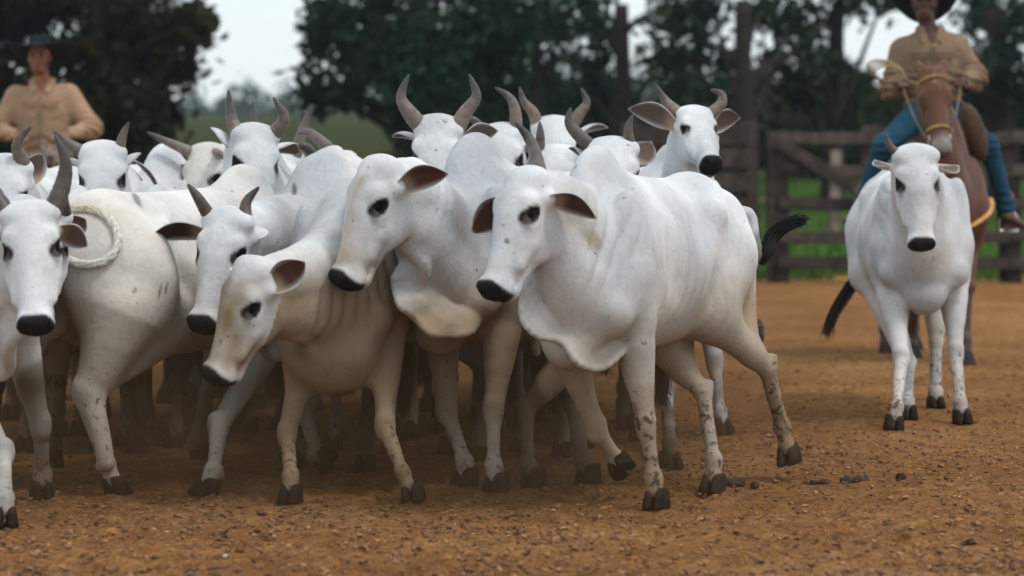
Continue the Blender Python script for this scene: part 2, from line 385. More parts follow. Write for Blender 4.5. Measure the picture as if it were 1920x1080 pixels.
def cow(label, X, Y, psi, head, legs=None, horns=(), ears=None, s=1.0, vox=.012, tail=None, tint=(1, 1, 1), grey=.5, facetan=0, seed=0,
        hump=1.0, spots=(), extra=(), fold=1.0, dirt_bounce=.25, muddy=(), dew=1.0, belly=1.0, group='white humped cattle in the driven herd', polled=False, earc=(.16, .11, .09), dark_leg=.0, hlen=.50, neckdrop=.0, earlen=.205):
    t0 = time.time(); g = np.random.default_rng(100+seed)
    ps = math.radians(psi); fw = V3(-math.sin(ps), -math.cos(ps), 0); lf = V3(math.cos(ps), -math.sin(ps), 0); up = V3(0, 0, 1)
    sh = V3((X-960)*Y/FPX, Y, 0); O = sh-fw*.42*s
    B = lambda x, y, z: O+s*(fw*x+lf*y+up*z)
    A3 = np.array([fw, lf, up])
    def tilt(deg):
        c_, s_ = math.cos(math.radians(deg)), math.sin(math.radians(deg)); return np.array([fw*c_+up*s_, lf, up*c_-fw*s_])
    root = empty('cow', (O[0], O[1], 0)); tag(root, label, 'cow', group)
    f = Field(vox)
    R = lambda *a: np.array(a)*s
    # trunk
    f.ell(B(.28, 0, .955), A3, R(.50, .232, .372), .08*s)
    f.ell(B(-.14, 0, .925), A3, R(.56, .268*belly, .33*belly), .12*s)
    f.ell(B(-.58, 0, 1.03), tilt(-6), R(.35, .205, .265), .11*s)
    f.cap(B(.40, 0, 1.22), B(-.72, 0, 1.205), .075*s, .075*s, .12*s)
    f.cap(B(-.62, 0, 1.19), B(-.88, 0, 1.06), .09*s, .07*s, .11*s)
    f.ell(B(.37, 0, 1.26), tilt(-14), R(.20, .078, .18*hump), .06*s)
    for sd in (-1, 1):
        f.cap(B(-.40, sd*.12, 1.175), B(-.44, sd*.205, 1.150), .048*s, .035*s, .10*s)
        f.cap(B(-.86, sd*.09, 1.05), B(-.87, sd*.11, 1.04), .05*s, None, .07*s)
        f.ell(B(.40, sd*.180, .98), tilt(-18), R(.13, .075, .29), .05*s)
        f.cap(B(.53, sd*.155, .80), B(.57, sd*.155, .775), .085*s, None, .06*s)
        f.ell(B(-.63, sd*.150, .93), tilt(12), R(.23, .110, .31), .06*s)
    f.cap(B(.52, 0, .82), B(.63, 0, .66), .16*s, .105*s, .10*s)
    for sd in (-1, 1):
        f.ell(B(-.25, sd*.325, 1.13), tilt(-20), R(.16, .10, .10), .10*s, -1); f.ell(B(.17, sd*.335, 1.02), tilt(-14), R(.07, .09, .24), .08*s, -1); f.ell(B(-.36, sd*.33*belly, .80), tilt(25), R(.10, .08, .22), .10*s, -1)
    # head frame
    poll = head['poll']; hs = s*hlen/.5; L = hlen*s; mz = head['muz']
    pollw = P(*poll); mp = P(mz[0], mz[1], poll[2]); d = mp-pollw; inpl = np.linalg.norm(d)
    dy = -math.sqrt(max(L*L-inpl*inpl, 0))*head.get('sg', 1)
    if 'dy' in head: dy = head['dy']
    muz = pollw+d+V3(0, dy, 0); hl_real = np.linalg.norm(muz-pollw); a = (muz-pollw)/hl_real; hs = hl_real/.5
    hint = head['n']; nn = unit(np.array(hint)-a*np.dot(hint, a)); lat = np.cross(nn, a)
    fwid = g.uniform(.93, 1.06); H = lambda u, n, l: pollw+hs*(a*u+nn*n+lat*l*fwid)
    AH = np.array([a, nn, lat]); RH = lambda *q: np.array(q)*hs
    # neck
    p0 = B(.46, 0, 1.01); p3 = H(.05, -.14, 0); ln = np.linalg.norm(p3-p0)
    p1 = B(.46, 0, 1.01)+(fw*.9+up*(.35-neckdrop))*s*ln*.38; p2 = p3-nn*ln*.30-a*.06*ln
    c1 = bez([p0, p1, p2, p3], 7); r1 = np.array([.185, .172, .160, .143, .128, .114, .102])
    for i in range(6): f.cap(c1[i], c1[i+1], r1[i]*s, r1[i+1]*s, .06*s, lat if i > 2 else lf, .80)
    q0 = B(.55, 0, .83); q3 = H(.16, -.225, 0); ln2 = np.linalg.norm(q3-q0)
    q1 = q0+(fw*.8+up*.1)*s*ln2*.35; q2 = q3-nn*ln2*.28
    c2 = bez([q0, q1, q2, q3], 7); r2 = np.linspace(.165, .062, 7)
    for i in range(6): f.cap(c2[i], c2[i+1], r2[i]*s, r2[i+1]*s, .07*s, lat if i > 3 else lf, .85)
    # dewlap
    if dew > 0:
        e0 = B(.56, 0, .55-.07*dew); e3 = H(.22, -.25, 0); e1 = q1*.55+e0*.45+V3(0, 0, -.24*dew)*s; e2 = q2+V3(0, 0, -.20*dew)*s
        ee = bez([e0, e1, e2, e3], 26); cc = bez([q0, q1, q2, q3], 26); ee = cc+(ee-cc)*np.interp(np.arange(26), [0, 4, 9, 25], [.45, .78, 1, 1])[:, None]
        for i in range(26):
            w = math.sin(i*.62+seed)*.030*s*min(1, i/6); f.cap(cc[i], ee[i]+lf*w, .05*s, .015*s, .035*s)
            if i: f.cap(ee[i-1]+lf*wp, ee[i]+lf*w, .016*s, None, .02*s); f.cap(.5*(ee[i-1]+lf*wp+cc[i-1]), .5*(ee[i]+lf*w+cc[i]), .024*s, None, .03*s)
            wp = w
    # head
    f.ell(H(.10, -.095, 0), AH, RH(.135, .092, .098), .05*hs)
    f.ell(H(.16, -.085, 0), AH, RH(.15, .070, .088), .05*hs)
    f.cap(H(.0, -.08, -.055), H(.0, -.08, .055), .042*hs, None, .05*hs)
    f.cap(H(.20, -.080, 0), H(.43, -.070, 0), .068*hs, .053*hs, .04*hs)
    f.cap(H(.24, -.135, 0), H(.42, -.108, 0), .066*hs, .048*hs, .045*hs)
    f.ell(H(.448, -.084, 0), AH, RH(.055, .062, .066), .03*hs)
    f.ell(H(.440, -.140, 0), AH, RH(.050, .036, .052), .025*hs)
    f.cap(H(.20, -.205, 0), H(.42, -.138, 0), .056*hs, .038*hs, .04*hs)
    for sd in (-1, 1):
        f.cap(H(.108, -.056, sd*.076), H(.150, -.066, sd*.086), .034*hs, .026*hs, .030*hs)
        f.cap(H(.195, -.088, sd*.084), H(.24, -.115, sd*.078), .026*hs, .026*hs, .04*hs)
        f.ell(H(.18, -.175, sd*.050), AH, RH(.115, .095, .036), .04*hs)
        f.cap(H(.27, -.115, sd*.074), H(.35, -.108, sd*.066), .020*hs, .018*hs, .04*hs)
        f.cap(H(.458, -.046, sd*.030), H(.464, -.082, sd*.042), .034*hs, .030*hs, .022*hs); f.cap(H(.235, -.06, sd*.070), H(.33, -.085, sd*.064), .010*hs, .008*hs, .02*hs)
        if not polled: f.cap(H(.02, -.065, sd*.06), H(.015, -.065, sd*.085), .040*hs, .036*hs, .03*hs)
        f.cap(H(.07, -.115, sd*.065), H(.063, -.125, sd*.100), .034*hs, .024*hs, .04*hs)
        f.ell(H(.492, -.038, sd*.046), np.array([a, unit(nn+.5*sd*lat), unit(lat*sd-.5*nn)]), RH(.022, .022, .011), .012*hs, -1)
        f.ell(H(.158, -.062, sd*.104), AH, RH(.026, .018, .012), .012*hs, -1)
        f.cap(H(.488, -.122, sd*.012), H(.39, -.130, sd*.070), .006*hs, .005*hs, .012*hs, op=-1)
    # legs
    names = ('fl', 'fr', 'hl', 'hr'); feet = {}
    ph = g.uniform(0, 1)
    for kx, nm in enumerate(names):
        sd = 1 if nm[1] == 'l' else -1; front = nm[0] == 'f'
        sp = (legs or {}).get(nm)
        E = B(.40, sd*.165, .74) if front else B(-.42, sd*.18, .73)
        if sp is None:
            sw = .22*math.sin(2*math.pi*(ph+(0 if (nm in ('fl', 'hr')) else .5)+(.15 if front else 0)))
            F = B((.40 if front else -.62)+sw, sd*.15, 0); F[2] = 0
            ft = F-fw*.055*s+up*.135*s
            kn = E*.48+ft*.52+fw*(.03 if front else -.115)*s
            fup = unit(ft-F)
            if sw < -.15: F = F+up*.05
        else:
            ky = sp.get('Y'); hx, hy = sp['hoof']
            F = PG(hx, hy) if ky is None else P(hx, hy, ky)
            yf = F[1]+sp.get('dyf', .03)
            ft = P(*sp['fet'], yf)
            kp = sp['knee']; kyy = (E[1]*.45+yf*.55) if len(kp) < 3 else kp[2]
            kn = P(kp[0], kp[1], kyy); fup = unit(ft-F)
            if 'E' in sp: E = P(sp['E'][0], sp['E'][1], E[1] if len(sp['E']) < 3 else sp['E'][2])
        ftop = F+fup*.075*s
        fat = 1.0 if sp is None else sp.get('fat', 1.0)
        if front:
            f.cap(B(.46, sd*.165, .90), E, .11*s, .088*s, .06*s)
            f.cap(E, kn, .080*s*fat, .038*s, .05*s); m_ = E*.72+kn*.28; f.cap(m_, E*.45+kn*.55, .068*s*fat, .045*s, .04*s)
            f.cap(kn+up*.025*s+fw*.006, kn-up*.02*s+fw*.006, .042*s, .038*s, .02*s)
            f.cap(kn, ft, .033*s, .0275*s, .02*s); f.cap(kn-fw*.020*s, ft-fw*.018*s, .016*s, .014*s, .015*s)
        else:
            hp = B(-.62, sd*.15, .96)
            f.cap(hp, E, .155*s, .12*s, .08*s); f.cap(E, kn, .098*s*fat, .038*s*fat**.5, .06*s)
            f.cap(B(-.80, sd*.135, .90), kn*.75+E*.25, .09*s, .034*s, .06*s)
            back = unit(unit(kn-E)+unit(kn-ft)); f.cap(kn+back*.004*s, kn+back*.030*s+up*.025*s, .034*s, .022*s, .025*s)
            f.cap(kn, ft, .034*s*fat**.5, .027*s*fat**.4, .02*s)
        f.cap(ft, ft, .035*s, None, .02*s); f.cap(ft, ftop, .030*s, .036*s, .02*s)
        bk = -unit(fw-fup*np.dot(fw, fup)); f.cap(ft+bk*.035*s, ft+bk*.045*s-up*.012*s, .019*s, None, .02*s)
        feet[nm] = (F, fup, ft, kn)
    # tail
    tr = B(-.86, 0, 1.10)
    if tail is None:
        sw = g.uniform(-.12, .12); tp = [tr, B(-.95, sw*.3, 1.02), B(-.97, sw*.7, .80), B(-.96, sw, .55)]; ts = [B(-.96, sw, .56), B(-.95, sw*1.15, .42), B(-.93, sw*1.25, .26)]
    else:
        tp = [tr]+[P(*q) for q in tail['dock']]; ts = [P(*q) for q in tail['switch']]
    tq = spline(tp, 12)
    for i in range(11): f.cap(tq[i], tq[i+1], (.031-.0017*i)*s, (.031-.0017*(i+1))*s, .03*s)
    for e_ in extra:                                                 # brisket, thigh and other bulges of this one animal
        if e_[0] == 'fan':                                           # a hanging sheet of loose skin
            ed, co_ = spline([P(*p_) for p_ in e_[1]], 22), spline([P(*p_) for p_ in e_[2]], 22)
            for i in range(22):
                ed[i, 1] += .026*math.sin(i*.85); ed[i, 2] += .004*math.sin(i*.8+1); f.cap(co_[i], ed[i], .040, .010, .022)
                if i: f.cap(ed[i-1], ed[i], .011, None, .010); f.cap(.5*(ed[i-1]+co_[i-1]), .5*(ed[i]+co_[i]), .022, None, .02)
        elif len(e_) == 7: f.ell(P(*e_[:3]), np.eye(3), np.array(e_[3:6]), e_[6])
        else: f.cap(P(*e_[0]), P(*e_[1]), e_[2], e_[3], e_[4])
    v, q = f.run()
    N = vnormals(v, q)
    # small natural unevenness: muscle, loose skin folds on the neck, faint ribs
    loc = (v-O)/s; lx, ly, lz = loc@fw, loc@lf, loc[:, 2]
    amp = .0035*wob(v, 9, seed)+.0018*wob(v, 24, seed+3)
    rib = sstep(.70, .85, lz)*(1-sstep(1.08, 1.18, lz))*sstep(-.35, -.2, lx)*(1-sstep(.15, .3, lx))
    amp += rib*.0030*np.sin((lx+.25*lz)*2*np.pi/.085)
    # neck folds
    dn = np.min([np.linalg.norm(v-c1[i], axis=1) for i in range(1, 6)], axis=0)
    hu = (v-pollw)@a/hs; hn = (v-pollw)@nn/hs; hl = (v-pollw)@lat/hs
    isneck = (1-sstep(.18, .30, dn))*sstep(.28, .34, np.linalg.norm(v-H(.22, -.1, 0), axis=1)/hs)
    axn = unit(p3-p0); fo = np.abs(np.sin(((v@axn)*1.0+.05*wob(v, 5, seed+1))*np.pi/.062))**.55-.6; amp += isneck*.014*fold*fo*sstep(-.3, .5, wob(v, 4, seed+2)); fk = (1-sstep(.10, .22, np.abs(lx+.28)))*sstep(.55, .7, lz)*(1-sstep(1.0, 1.15, lz)); amp += fk*.006*fold*(np.abs(np.sin((lx+.12*lz+.03*wob(v, 5, seed+9))*np.pi/.055))**.5-.6)*sstep(-.2, .6, wob(v, 3, seed+5))
    scp = (1-sstep(.0, .05, np.abs(lx-.25-.18*(lz-.8))))*sstep(.7, .85, lz)*(1-sstep(1.1, 1.25, lz)); amp -= scp*.010
    v = v+N*amp[:, None]
    # colours
    col = np.tile(WHITE*np.array(tint), (len(v), 1)); w = wob(v, 5, seed+4)
    gm = grey*(sstep(.15, .35, lx)*(1-sstep(.75, 1.0, lx))*sstep(.70, 1.2, lz))*(.55+.45*sstep(-.5, .6, w)); gm = gm[:, None]
    col = col*(1-.92*gm)+V3(.22, .242, .275)*.92*gm
    hd = (hu > -.1) & (hu < .6) & (np.abs(hl) < .16) & (hn > -.28) & (hn < .1)
    if facetan:
        m = hd*sstep(.02, .08, hu)*(1-sstep(.40, .46, hu))*sstep(-.25, .5, .5*wob(v, 16, seed+6)+facetan*1.35-np.abs(hl+.01)*9); m = np.clip(m*(.35+.75*facetan)*(.72+.28*wob(np.stack([hu*.25, hn, hl], -1), 75, seed+2)), 0, 1)[:, None]
        col = col*(1-m)+V3(.33, .225, .11)*m
    mm = (hd*sstep(.434, .449, hu+.12*(hn+.05)-.55*np.clip(np.abs(hl)-.045, 0, 1)+.006*wob(v, 30, seed))*(1-sstep(.0, .02, -.128-hn)))[:, None]
    col = col*(1-mm)+V3(.020, .017, .016)*mm
    chin = (hd*sstep(.45, .47, hu)*sstep(.125, .14, -hn))[:, None]; col = col*(1-.6*chin)+V3(.30, .24, .20)*.6*chin
    for sd in (-1, 1):
        de = v-H(.158, -.062, sd*.094); u_, n_, l_ = de@a/hs, de@nn/hs, de@lat/hs
        u2_ = u_*.86+n_*.5; n2_ = n_*.86-u_*.5; r_ = np.sqrt((u2_*.80)**2+(n2_*1.25)**2+(l_*.5)**2); e = (1-sstep(.033, .045, r_))[:, None]
        col = col*(1-e)+V3(.014, .012, .011)*e
        tear = ((1-sstep(.008, .018, np.abs(n_-.008+.15*(u_-.03))))*sstep(.0, .02, u_)*(1-sstep(.05, .085, u_))*(np.abs(l_) < .06))[:, None]
        col = col*(1-.5*tear)+V3(.16, .13, .11)*.5*tear
    for sx_, sy_, rx_, ry_, an_, sc_ in spots:                       # scars and stains on the hide
        ux = 960+v[:, 0]*FPX/v[:, 1]-sx_; uy = HOR-(v[:, 2]-CAMZ)*FPX/v[:, 1]-sy_; ca, sa = math.cos(an_), math.sin(an_)
        q_ = np.sqrt(((ux*ca+uy*sa)/rx_)**2+((uy*ca-ux*sa)/ry_)**2)+.42*wob(v, 24, seed)+.22*wob(v, 70, seed+3); k_ = (.85*(1-sstep(.45, 1.15, q_))*(N[:, 1] < .1))[:, None]; col = col*(1-k_)+np.array(sc_)*k_
    # ground dirt and painted-in warm bounce: ragged tan on chest, belly and legs
    dm = sstep(1.14, .70, lz+.10*wob(v, 5, seed+7)+.05*wob(v, 17, seed+1))*(.45+.55*sstep(-.5, .5, wob(v, 3.3, seed+11)))*dirt_bounce; dm *= 1-hd*(hn > -.20)*sstep(-.1, 0, hu); dm = np.clip(dm, 0, .85)[:, None]
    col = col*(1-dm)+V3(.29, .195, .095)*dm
    # legs: dark near the hooves
    mud = np.zeros(len(v))
    for nm in names:
        F, fu, ft, kn = feet[nm]; d_ = np.linalg.norm(v-ft, axis=1); mud = np.maximum(mud, 1-sstep(.06, .48, d_))
    for nm in names:
        F, fu, ft, kn = feet[nm]
        if nm in muddy:
            ab = ft-kn; tt_ = np.clip(((v-kn)@ab)/(ab@ab), -.9, 1.4); dl_ = np.linalg.norm(v-kn-tt_[:, None]*ab, axis=1); mk = ((1-sstep(.075, .12, dl_))*sstep(.72, .45, lz+.08*wob(v, 6, seed+3))*(.70+.3*wob(v, 14, seed+2)))[:, None]; mk = np.clip(mk*1.05, 0, .95)
            col = col*(1-mk)+V3(.085, .058, .036)*mk
    mud *= (lz < .62)*sstep(-.6, .3, wob(v, 7, seed+8)+.5)
    mud = np.clip(mud*(1+dark_leg)*g.uniform(.45, .95), 0, 1)
    tl = np.min([np.linalg.norm(v-tq[i], axis=1) for i in range(8, 12)], axis=0); tb = (1-sstep(.04, .07, tl))[:, None]; col = col*(1-.7*tb)+V3(.10, .09, .08)*.7*tb
    allv, allq, allc, allm = [v], [q], [col], [mud]; nv = len(v)
    ears = ears or {}
    for sd in (-1, 1):
        b0 = H(.062, -.122, sd*.098); e = ears.get(sd)
        if e is None: tip = b0+(lat*sd*.93-nn*.30+V3(0, 0, -.18))*earlen*s; on = nn*.3+lat*sd*.1-up*.9
        else:
            tip = P(e[0], e[1], b0[1]+e[2]); on = np.array(e[3]) if len(e) > 3 else nn*.3+lat*sd*.1-up*.9
        ev, eq, ec = add_ear(None, b0, tip, on, .066*s*(earlen/.205), V3(*earc), WHITE*np.array(tint), .06)
        allv.append(ev); allq.append(eq+nv); allc.append(ec); allm.append(np.zeros(len(ev))); nv += len(ev)
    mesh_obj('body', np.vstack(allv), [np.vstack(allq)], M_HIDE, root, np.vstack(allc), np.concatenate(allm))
    for sd in (-1, 1):
        mb = MB(); mb.sphere(H(.158, -.064, sd*.081), .0235*hs, ax=None); mb.build('eye', M_EYE, root)
        hh = [h for h in horns if h[0] == sd]
        for h in hh:
            b0 = H(.016, -.092 if polled else -.075, sd*(.07 if polled else .080)); pts = [b0]+[P(*q_) for q_ in h[1]]
            horn_mesh(root, pts, h[2] if len(h) > 2 else .034*s, h[3] if len(h) > 3 else 1.0)
    for nm in names:
        F, fu, ft, kn = feet[nm]; fd = fw
        hoof_mesh(root, F, fu*.6+up*.4 if (legs or {}).get(nm, {}).get('Y') is None else fu, fd, s*.9, g.uniform(.0, .15))
    tail_switch(root, ts, .042*s if tail is None else tail.get('r', .045), 130, seed)
    print('cow', label[:30], len(v), round(time.time()-t0, 2))
    return root
def facing(deg, z=.15):                          # forehead normal turned deg towards the viewer's left
    r = math.radians(deg); return V3(-math.sin(r), -math.cos(r), z)
# the herd, nearest first
cow("large white cow front right of the pack, one thin dark horn, brown ears spread", 1108, 12.6, 25, dict(poll=(962, 322, 12.15), muz=(896, 545), n=facing(50, .1)),
    legs=dict(fl=dict(knee=(1212, 800), fet=(1225, 895), hoof=(1232, 955)),
              fr=dict(knee=(1118, 806), fet=(1158, 866), hoof=(1172, 884), Y=12.75),
              hl=dict(knee=(1437, 690), fet=(1466, 798), hoof=(1482, 870), Y=13.55, dyf=.0),
              hr=dict(knee=(1318, 735), fet=(1338, 862), hoof=(1336, 925))),
    horns=[(1, [(998, 272, 12.35), (966, 228, 12.35)], .030, .6)], ears={1: (1118, 404, -.05, (-.3, -.6, -.75)), -1: (884, 432, .05, (-.3, -.7, -.5))},
    tail=dict(dock=[(1398, 400, 13.85), (1414, 450, 13.85), (1428, 492, 13.85)], switch=[(1428, 492, 13.85), (1440, 470, 13.85), (1452, 440, 13.88), (1475, 420, 13.85), (1508, 412, 13.85)], r=.034), earc=(.085, .045, .03), dew=.9, extra=[('fan', [(985, 545, 12.25), (978, 592, 12.22), (1010, 632, 12.25), (1055, 642, 12.28), (1086, 682, 12.30), (1122, 694, 12.36), (1165, 660, 12.48)], [(1015, 520, 12.35), (1030, 560, 12.40), (1050, 580, 12.42), (1075, 600, 12.45), (1100, 630, 12.48), (1125, 640, 12.50), (1150, 630, 12.55)])], s=.985, spots=((950, 452, 4, 4, 0, (.12, .10, .09)), (1110, 448, 26, 20, .5, (.34, .29, .22)), (1160, 470, 5, 18, -.5, (.40, .37, .34)), (1140, 740, 6, 5, 0, (.1, .08, .07))), polled=True, dark_leg=.9, vox=.010, seed=1, dirt_bounce=.95, fold=1.3)
cow("front row white cow with tan nose stain, brown ear held out, large grey hump", 880, 13.35, 35, dict(poll=(682, 304, 12.6), muz=(618, 532), n=facing(52, .1)),
    legs=dict(fl=dict(knee=(925, 770), fet=(925, 872), hoof=(932, 925)), fr=dict(knee=(838, 770), fet=(870, 862), hoof=(872, 915)),
              hl=dict(knee=(985, 770), fet=(990, 870), hoof=(1003, 915)), hr=dict(knee=(1075, 760), fet=(1092, 862), hoof=(1105, 908))),
    ears={1: (840, 320, -.02, (-.3, -.6, -.7)), -1: (700, 335, .25)}, vox=.010, grey=1.0, facetan=.5, earc=(.10, .045, .03), dew=.8, extra=[('fan', [(738, 522, 12.80), (745, 565, 12.78), (774, 596, 12.80), (808, 624, 12.84), (845, 632, 12.90), (885, 620, 13.0)], [(765, 500, 12.85), (785, 535, 12.92), (810, 565, 12.98), (835, 590, 13.02), (860, 600, 13.05), (885, 600, 13.1)])], seed=2, hump=1.2, neckdrop=.35, polled=True, dirt_bounce=1.0, fold=1.5, muddy=('hl', 'hr'))
cow("hornless cow hanging its tan stained head low at the front left", 655, 13.1, 12, dict(poll=(446, 496, 12.4), muz=(378, 715), n=facing(48, .1)),
    legs=dict(fl=dict(knee=(722, 800), fet=(755, 885), hoof=(778, 942)), fr=dict(knee=(538, 815), fet=(545, 892), hoof=(544, 945))),
    ears={1: (572, 486, -.03, (-.3, -.7, -.6)), -1: (450, 520, .25)}, vox=.010, facetan=.8, earc=(.085, .045, .03), dew=.35, extra=[(622, 652, 12.96, .21, .20, .19, .08), (600, 560, 12.95, .20, .18, .20, .10)], seed=3, polled=True, neckdrop=.35, s=.94, hump=.5, tint=(.98, .97, .95), dirt_bounce=1.3, fold=1.5, muddy=('hl', 'hr'))
cow("short horned white cow peering over the low tan faced head, dark ear drooping left", 590, 13.85, 45, dict(poll=(415, 400, 13.0), muz=(368, 612), n=facing(25, .1)),
    legs=dict(fr=dict(knee=(410, 800), fet=(400, 880), hoof=(382, 932)), fl=dict(knee=(572, 775), fet=(592, 852), hoof=(622, 870), Y=13.4)),
    horns=[(-1, [(372, 372, 13.05), (352, 345, 13.05)], .028, .7), (1, [(462, 380, 13.05), (486, 350, 13.05)], .028, .7)],
    ears={-1: (276, 444, .0, (0, -.6, -.8)), 1: (478, 425, .1)}, earc=(.07, .035, .025), grey=1.0, s=.97, spots=((551, 358, 5, 13, 0, (.10, .10, .11)),), seed=4, vox=.011, dirt_bounce=.5, muddy=('hl', 'hr', 'fl'))
cow("white cow at left rear looking over the others, upright horns, one ear pricked", 505, 15.6, -5, dict(poll=(486, 240, 14.9), muz=(500, 430), n=facing(-24, .2)),
    horns=[(-1, [(434, 222, 14.95), (428, 168, 14.95)], .036), (1, [(532, 222, 14.95), (513, 182, 14.95)], .036)], ears={-1: (394, 236, .05, (.2, -.2, -.9)), 1: (560, 285, .2)}, seed=5, grey=.1, muddy=('fl', 'fr', 'hl', 'hr'), dirt_bounce=.6)
cow("white cow hidden behind the upright horned one, two brown horn tips showing", 545, 17.4, 5, dict(poll=(520, 282, 16.8), muz=(520, 430), n=facing(0)),
    horns=[(-1, [(478, 235, 16.8), (474, 190, 16.8)], .030), (1, [(568, 242, 16.8), (587, 196, 16.8)], .032, 1.4)], seed=6, vox=.014, muddy=('fl', 'fr', 'hl', 'hr'), dirt_bounce=.6)
cow("cow seen from its rump at the left, pale rope hoop on its hip", 470, 14.1, -145, dict(poll=(760, 360, 14.3), muz=(800, 560), n=(.8, .4, .1)),
    legs=dict(hr=dict(knee=(160, 738, 13.0), fet=(200, 868), hoof=(222, 930), fat=1.5), hl=dict(knee=(240, 690), fet=(258, 800), hoof=(255, 850))),
    tail=dict(dock=[(118, 440, 13.45), (108, 540, 13.5), (104, 600, 13.5)], switch=[(104, 598, 13.5), (102, 660, 13.5), (106, 720, 13.5)]), vox=.010, seed=7, tint=(1, .96, .90), grey=.3, s=.93, belly=1.08, extra=[(232, 535, 13.14, .215, .16, .26, .15), ((228, 590, 13.05), (172, 726, 13.0), .15, .068, .06), ((168, 738, 13.0), (200, 868, 12.9), .054, .034, .03)], spots=((256, 372, 7, 24, -.5, (.20, .19, .19)), (252, 545, 3, 7, .3, (.12, .08, .05)), (300, 545, 2.5, 16, .2, (.20, .14, .09)), (312, 540, 2.5, 14, .2, (.20, .14, .09))), dirt_bounce=.8, fold=1.6, muddy=('fl', 'fr', 'hl'))
cow("white cow cut by the left edge, long dark curved horn, muzzle held low", -45, 12.6, -14, dict(poll=(52, 386, 11.85), muz=(75, 612), n=facing(-4, .1)),
    legs=dict(fr=dict(knee=(6, 850), fet=(10, 935), hoof=(8, 990)), fl=dict(knee=(76, 800), fet=(80, 890), hoof=(78, 938))),
    horns=[(1, [(118, 345, 11.95), (122, 300, 11.95), (103, 252, 11.95)], .036, .55), (-1, [(-25, 340, 11.95), (-25, 300, 11.95), (-8, 255, 11.95)], .036, .55)], ears={1: (164, 458, .0, (0, -.7, -.7)), -1: (-60, 455, .05)}, vox=.010, s=.95, hump=.4, seed=8, dirt_bounce=.6, muddy=('hl', 'hr', 'fl'))
cow("white cow at the left edge with brown horn slanting up below the rider", -15, 14.8, 2, dict(poll=(10, 296, 14.1), muz=(-15, 490), n=facing(5, .1)),
    horns=[(1, [(32, 272, 14.1), (58, 236, 14.1)], .032), (-1, [(-30, 270, 14.1), (-45, 240, 14.1)], .032)], ears={1: (78, 284, .0, (.2, -.5, -.8))}, seed=9, hump=.3, vox=.013, muddy=('fl', 'fr', 'hl', 'hr'), dirt_bounce=.6)
cow("white cow mostly hidden behind the left edge cow, folded dark ear beside a horn", 40, 13.4, -10, dict(poll=(84, 392, 12.55), muz=(74, 600), n=facing(-4, .1)),
    horns=[(1, [(118, 372, 12.55), (122, 340, 12.55)], .028, .6)], ears={1: (160, 408, .0, (0, -.6, -.8))}, seed=10, s=.9, hump=.3, neckdrop=.3, vox=.013, muddy=('fl', 'fr', 'hl', 'hr'), dirt_bounce=.6)
cow("white cow facing out below the left rider, low horns spread both ways", 205, 15.9, 0, dict(poll=(190, 272, 15.2), muz=(196, 455), n=facing(-2, .15)),
    horns=[(-1, [(133, 272, 15.25), (100, 246, 15.25)], .034), (1, [(230, 255, 15.25), (241, 230, 15.25)], .026)], ears={1: (262, 288, .1), -1: (120, 305, .1)}, seed=11, grey=.1, muddy=('fl', 'fr', 'hl', 'hr'), dirt_bounce=.6)
cow("white cow head down, humped back showing between two others at the left rear", 300, 16.6, 20, dict(poll=(262, 370, 15.9), muz=(240, 540), n=facing(20)), ears={1: (250, 292, .1), -1: (232, 300, .1)}, seed=12, vox=.014, s=1.0, grey=.2, muddy=('fl', 'fr', 'hl', 'hr'), dirt_bounce=.6)
cow("cream faced cow behind the humped back with thin yellowish horns pointing sideways", 410, 17.2, 25, dict(poll=(378, 274, 16.5), muz=(338, 440), n=facing(28, .2)),
    horns=[(-1, [(318, 268, 16.5), (276, 248, 16.45)], .028, 1.5), (1, [(405, 285, 16.3), (438, 306, 16.2)], .024, 2.0)], seed=13, tint=(1, .96, .88), grey=0, vox=.013, muddy=('fl', 'fr', 'hl', 'hr'), dirt_bounce=.6)
cow("white cow laying its head sideways to the right, blackish horns pointing left", 470, 16.6, -70, dict(poll=(606, 274, 15.7), muz=(752, 330), n=(-.15, -.35, 1), sg=.9),
    horns=[(-1, [(575, 277, 15.5), (536, 272, 15.5)], .030, .5), (1, [(582, 250, 15.9), (556, 252, 16.0)], .030, .9)], seed=14, vox=.013, grey=0, muddy=('fl', 'fr', 'hl', 'hr'), dirt_bounce=.6)
cow("white cow at top centre with big lyre shaped horns curving up and in", 835, 15.6, 5, dict(poll=(818, 228, 14.8), muz=(796, 425), n=facing(10, .15)),
    horns=[(-1, [(765, 208, 14.85), (752, 180, 14.85), (766, 140, 14.85)], .040, 1.25), (1, [(872, 212, 14.85), (893, 180, 14.85), (880, 139, 14.85)], .040, 1.25)],
    ears={-1: (736, 254, .05, (0, -.2, -.9)), 1: (934, 241, .05, (0, -.7, -.6))}, seed=15, grey=.1, muddy=('fl', 'fr', 'hl', 'hr'), dirt_bounce=.6)
cow("rear white cow with a reddish brown horn hooking left beside the lyre horned cow", 950, 16.5, 2, dict(poll=(936, 238, 15.6), muz=(940, 420), n=facing(4, .15)),
    horns=[(1, [(966, 208, 15.65), (955, 182, 15.65), (928, 164, 15.65)], .032, 1.3), (-1, [(890, 226, 15.65), (862, 222, 15.65)], .022, .5)], seed=16, grey=.1, vox=.013, muddy=('fl', 'fr', 'hl', 'hr'), dirt_bounce=.6)
cow("white cow at the back with wide grey horns sweeping up, face mostly covered", 1045, 17.8, -3, dict(poll=(1040, 228, 16.9), muz=(1042, 400), n=facing(-2, .15)),
    horns=[(-1, [(1000, 212, 16.95), (982, 190, 16.95), (974, 163, 16.95)], .034, 1.2), (1, [(1086, 214, 16.95), (1100, 192, 16.95), (1090, 165, 16.95)], .034, 1.2)], ears={1: (1140, 235, .1)}, seed=17, grey=.1, vox=.013, muddy=('fl', 'fr', 'hl', 'hr'), dirt_bounce=.6)
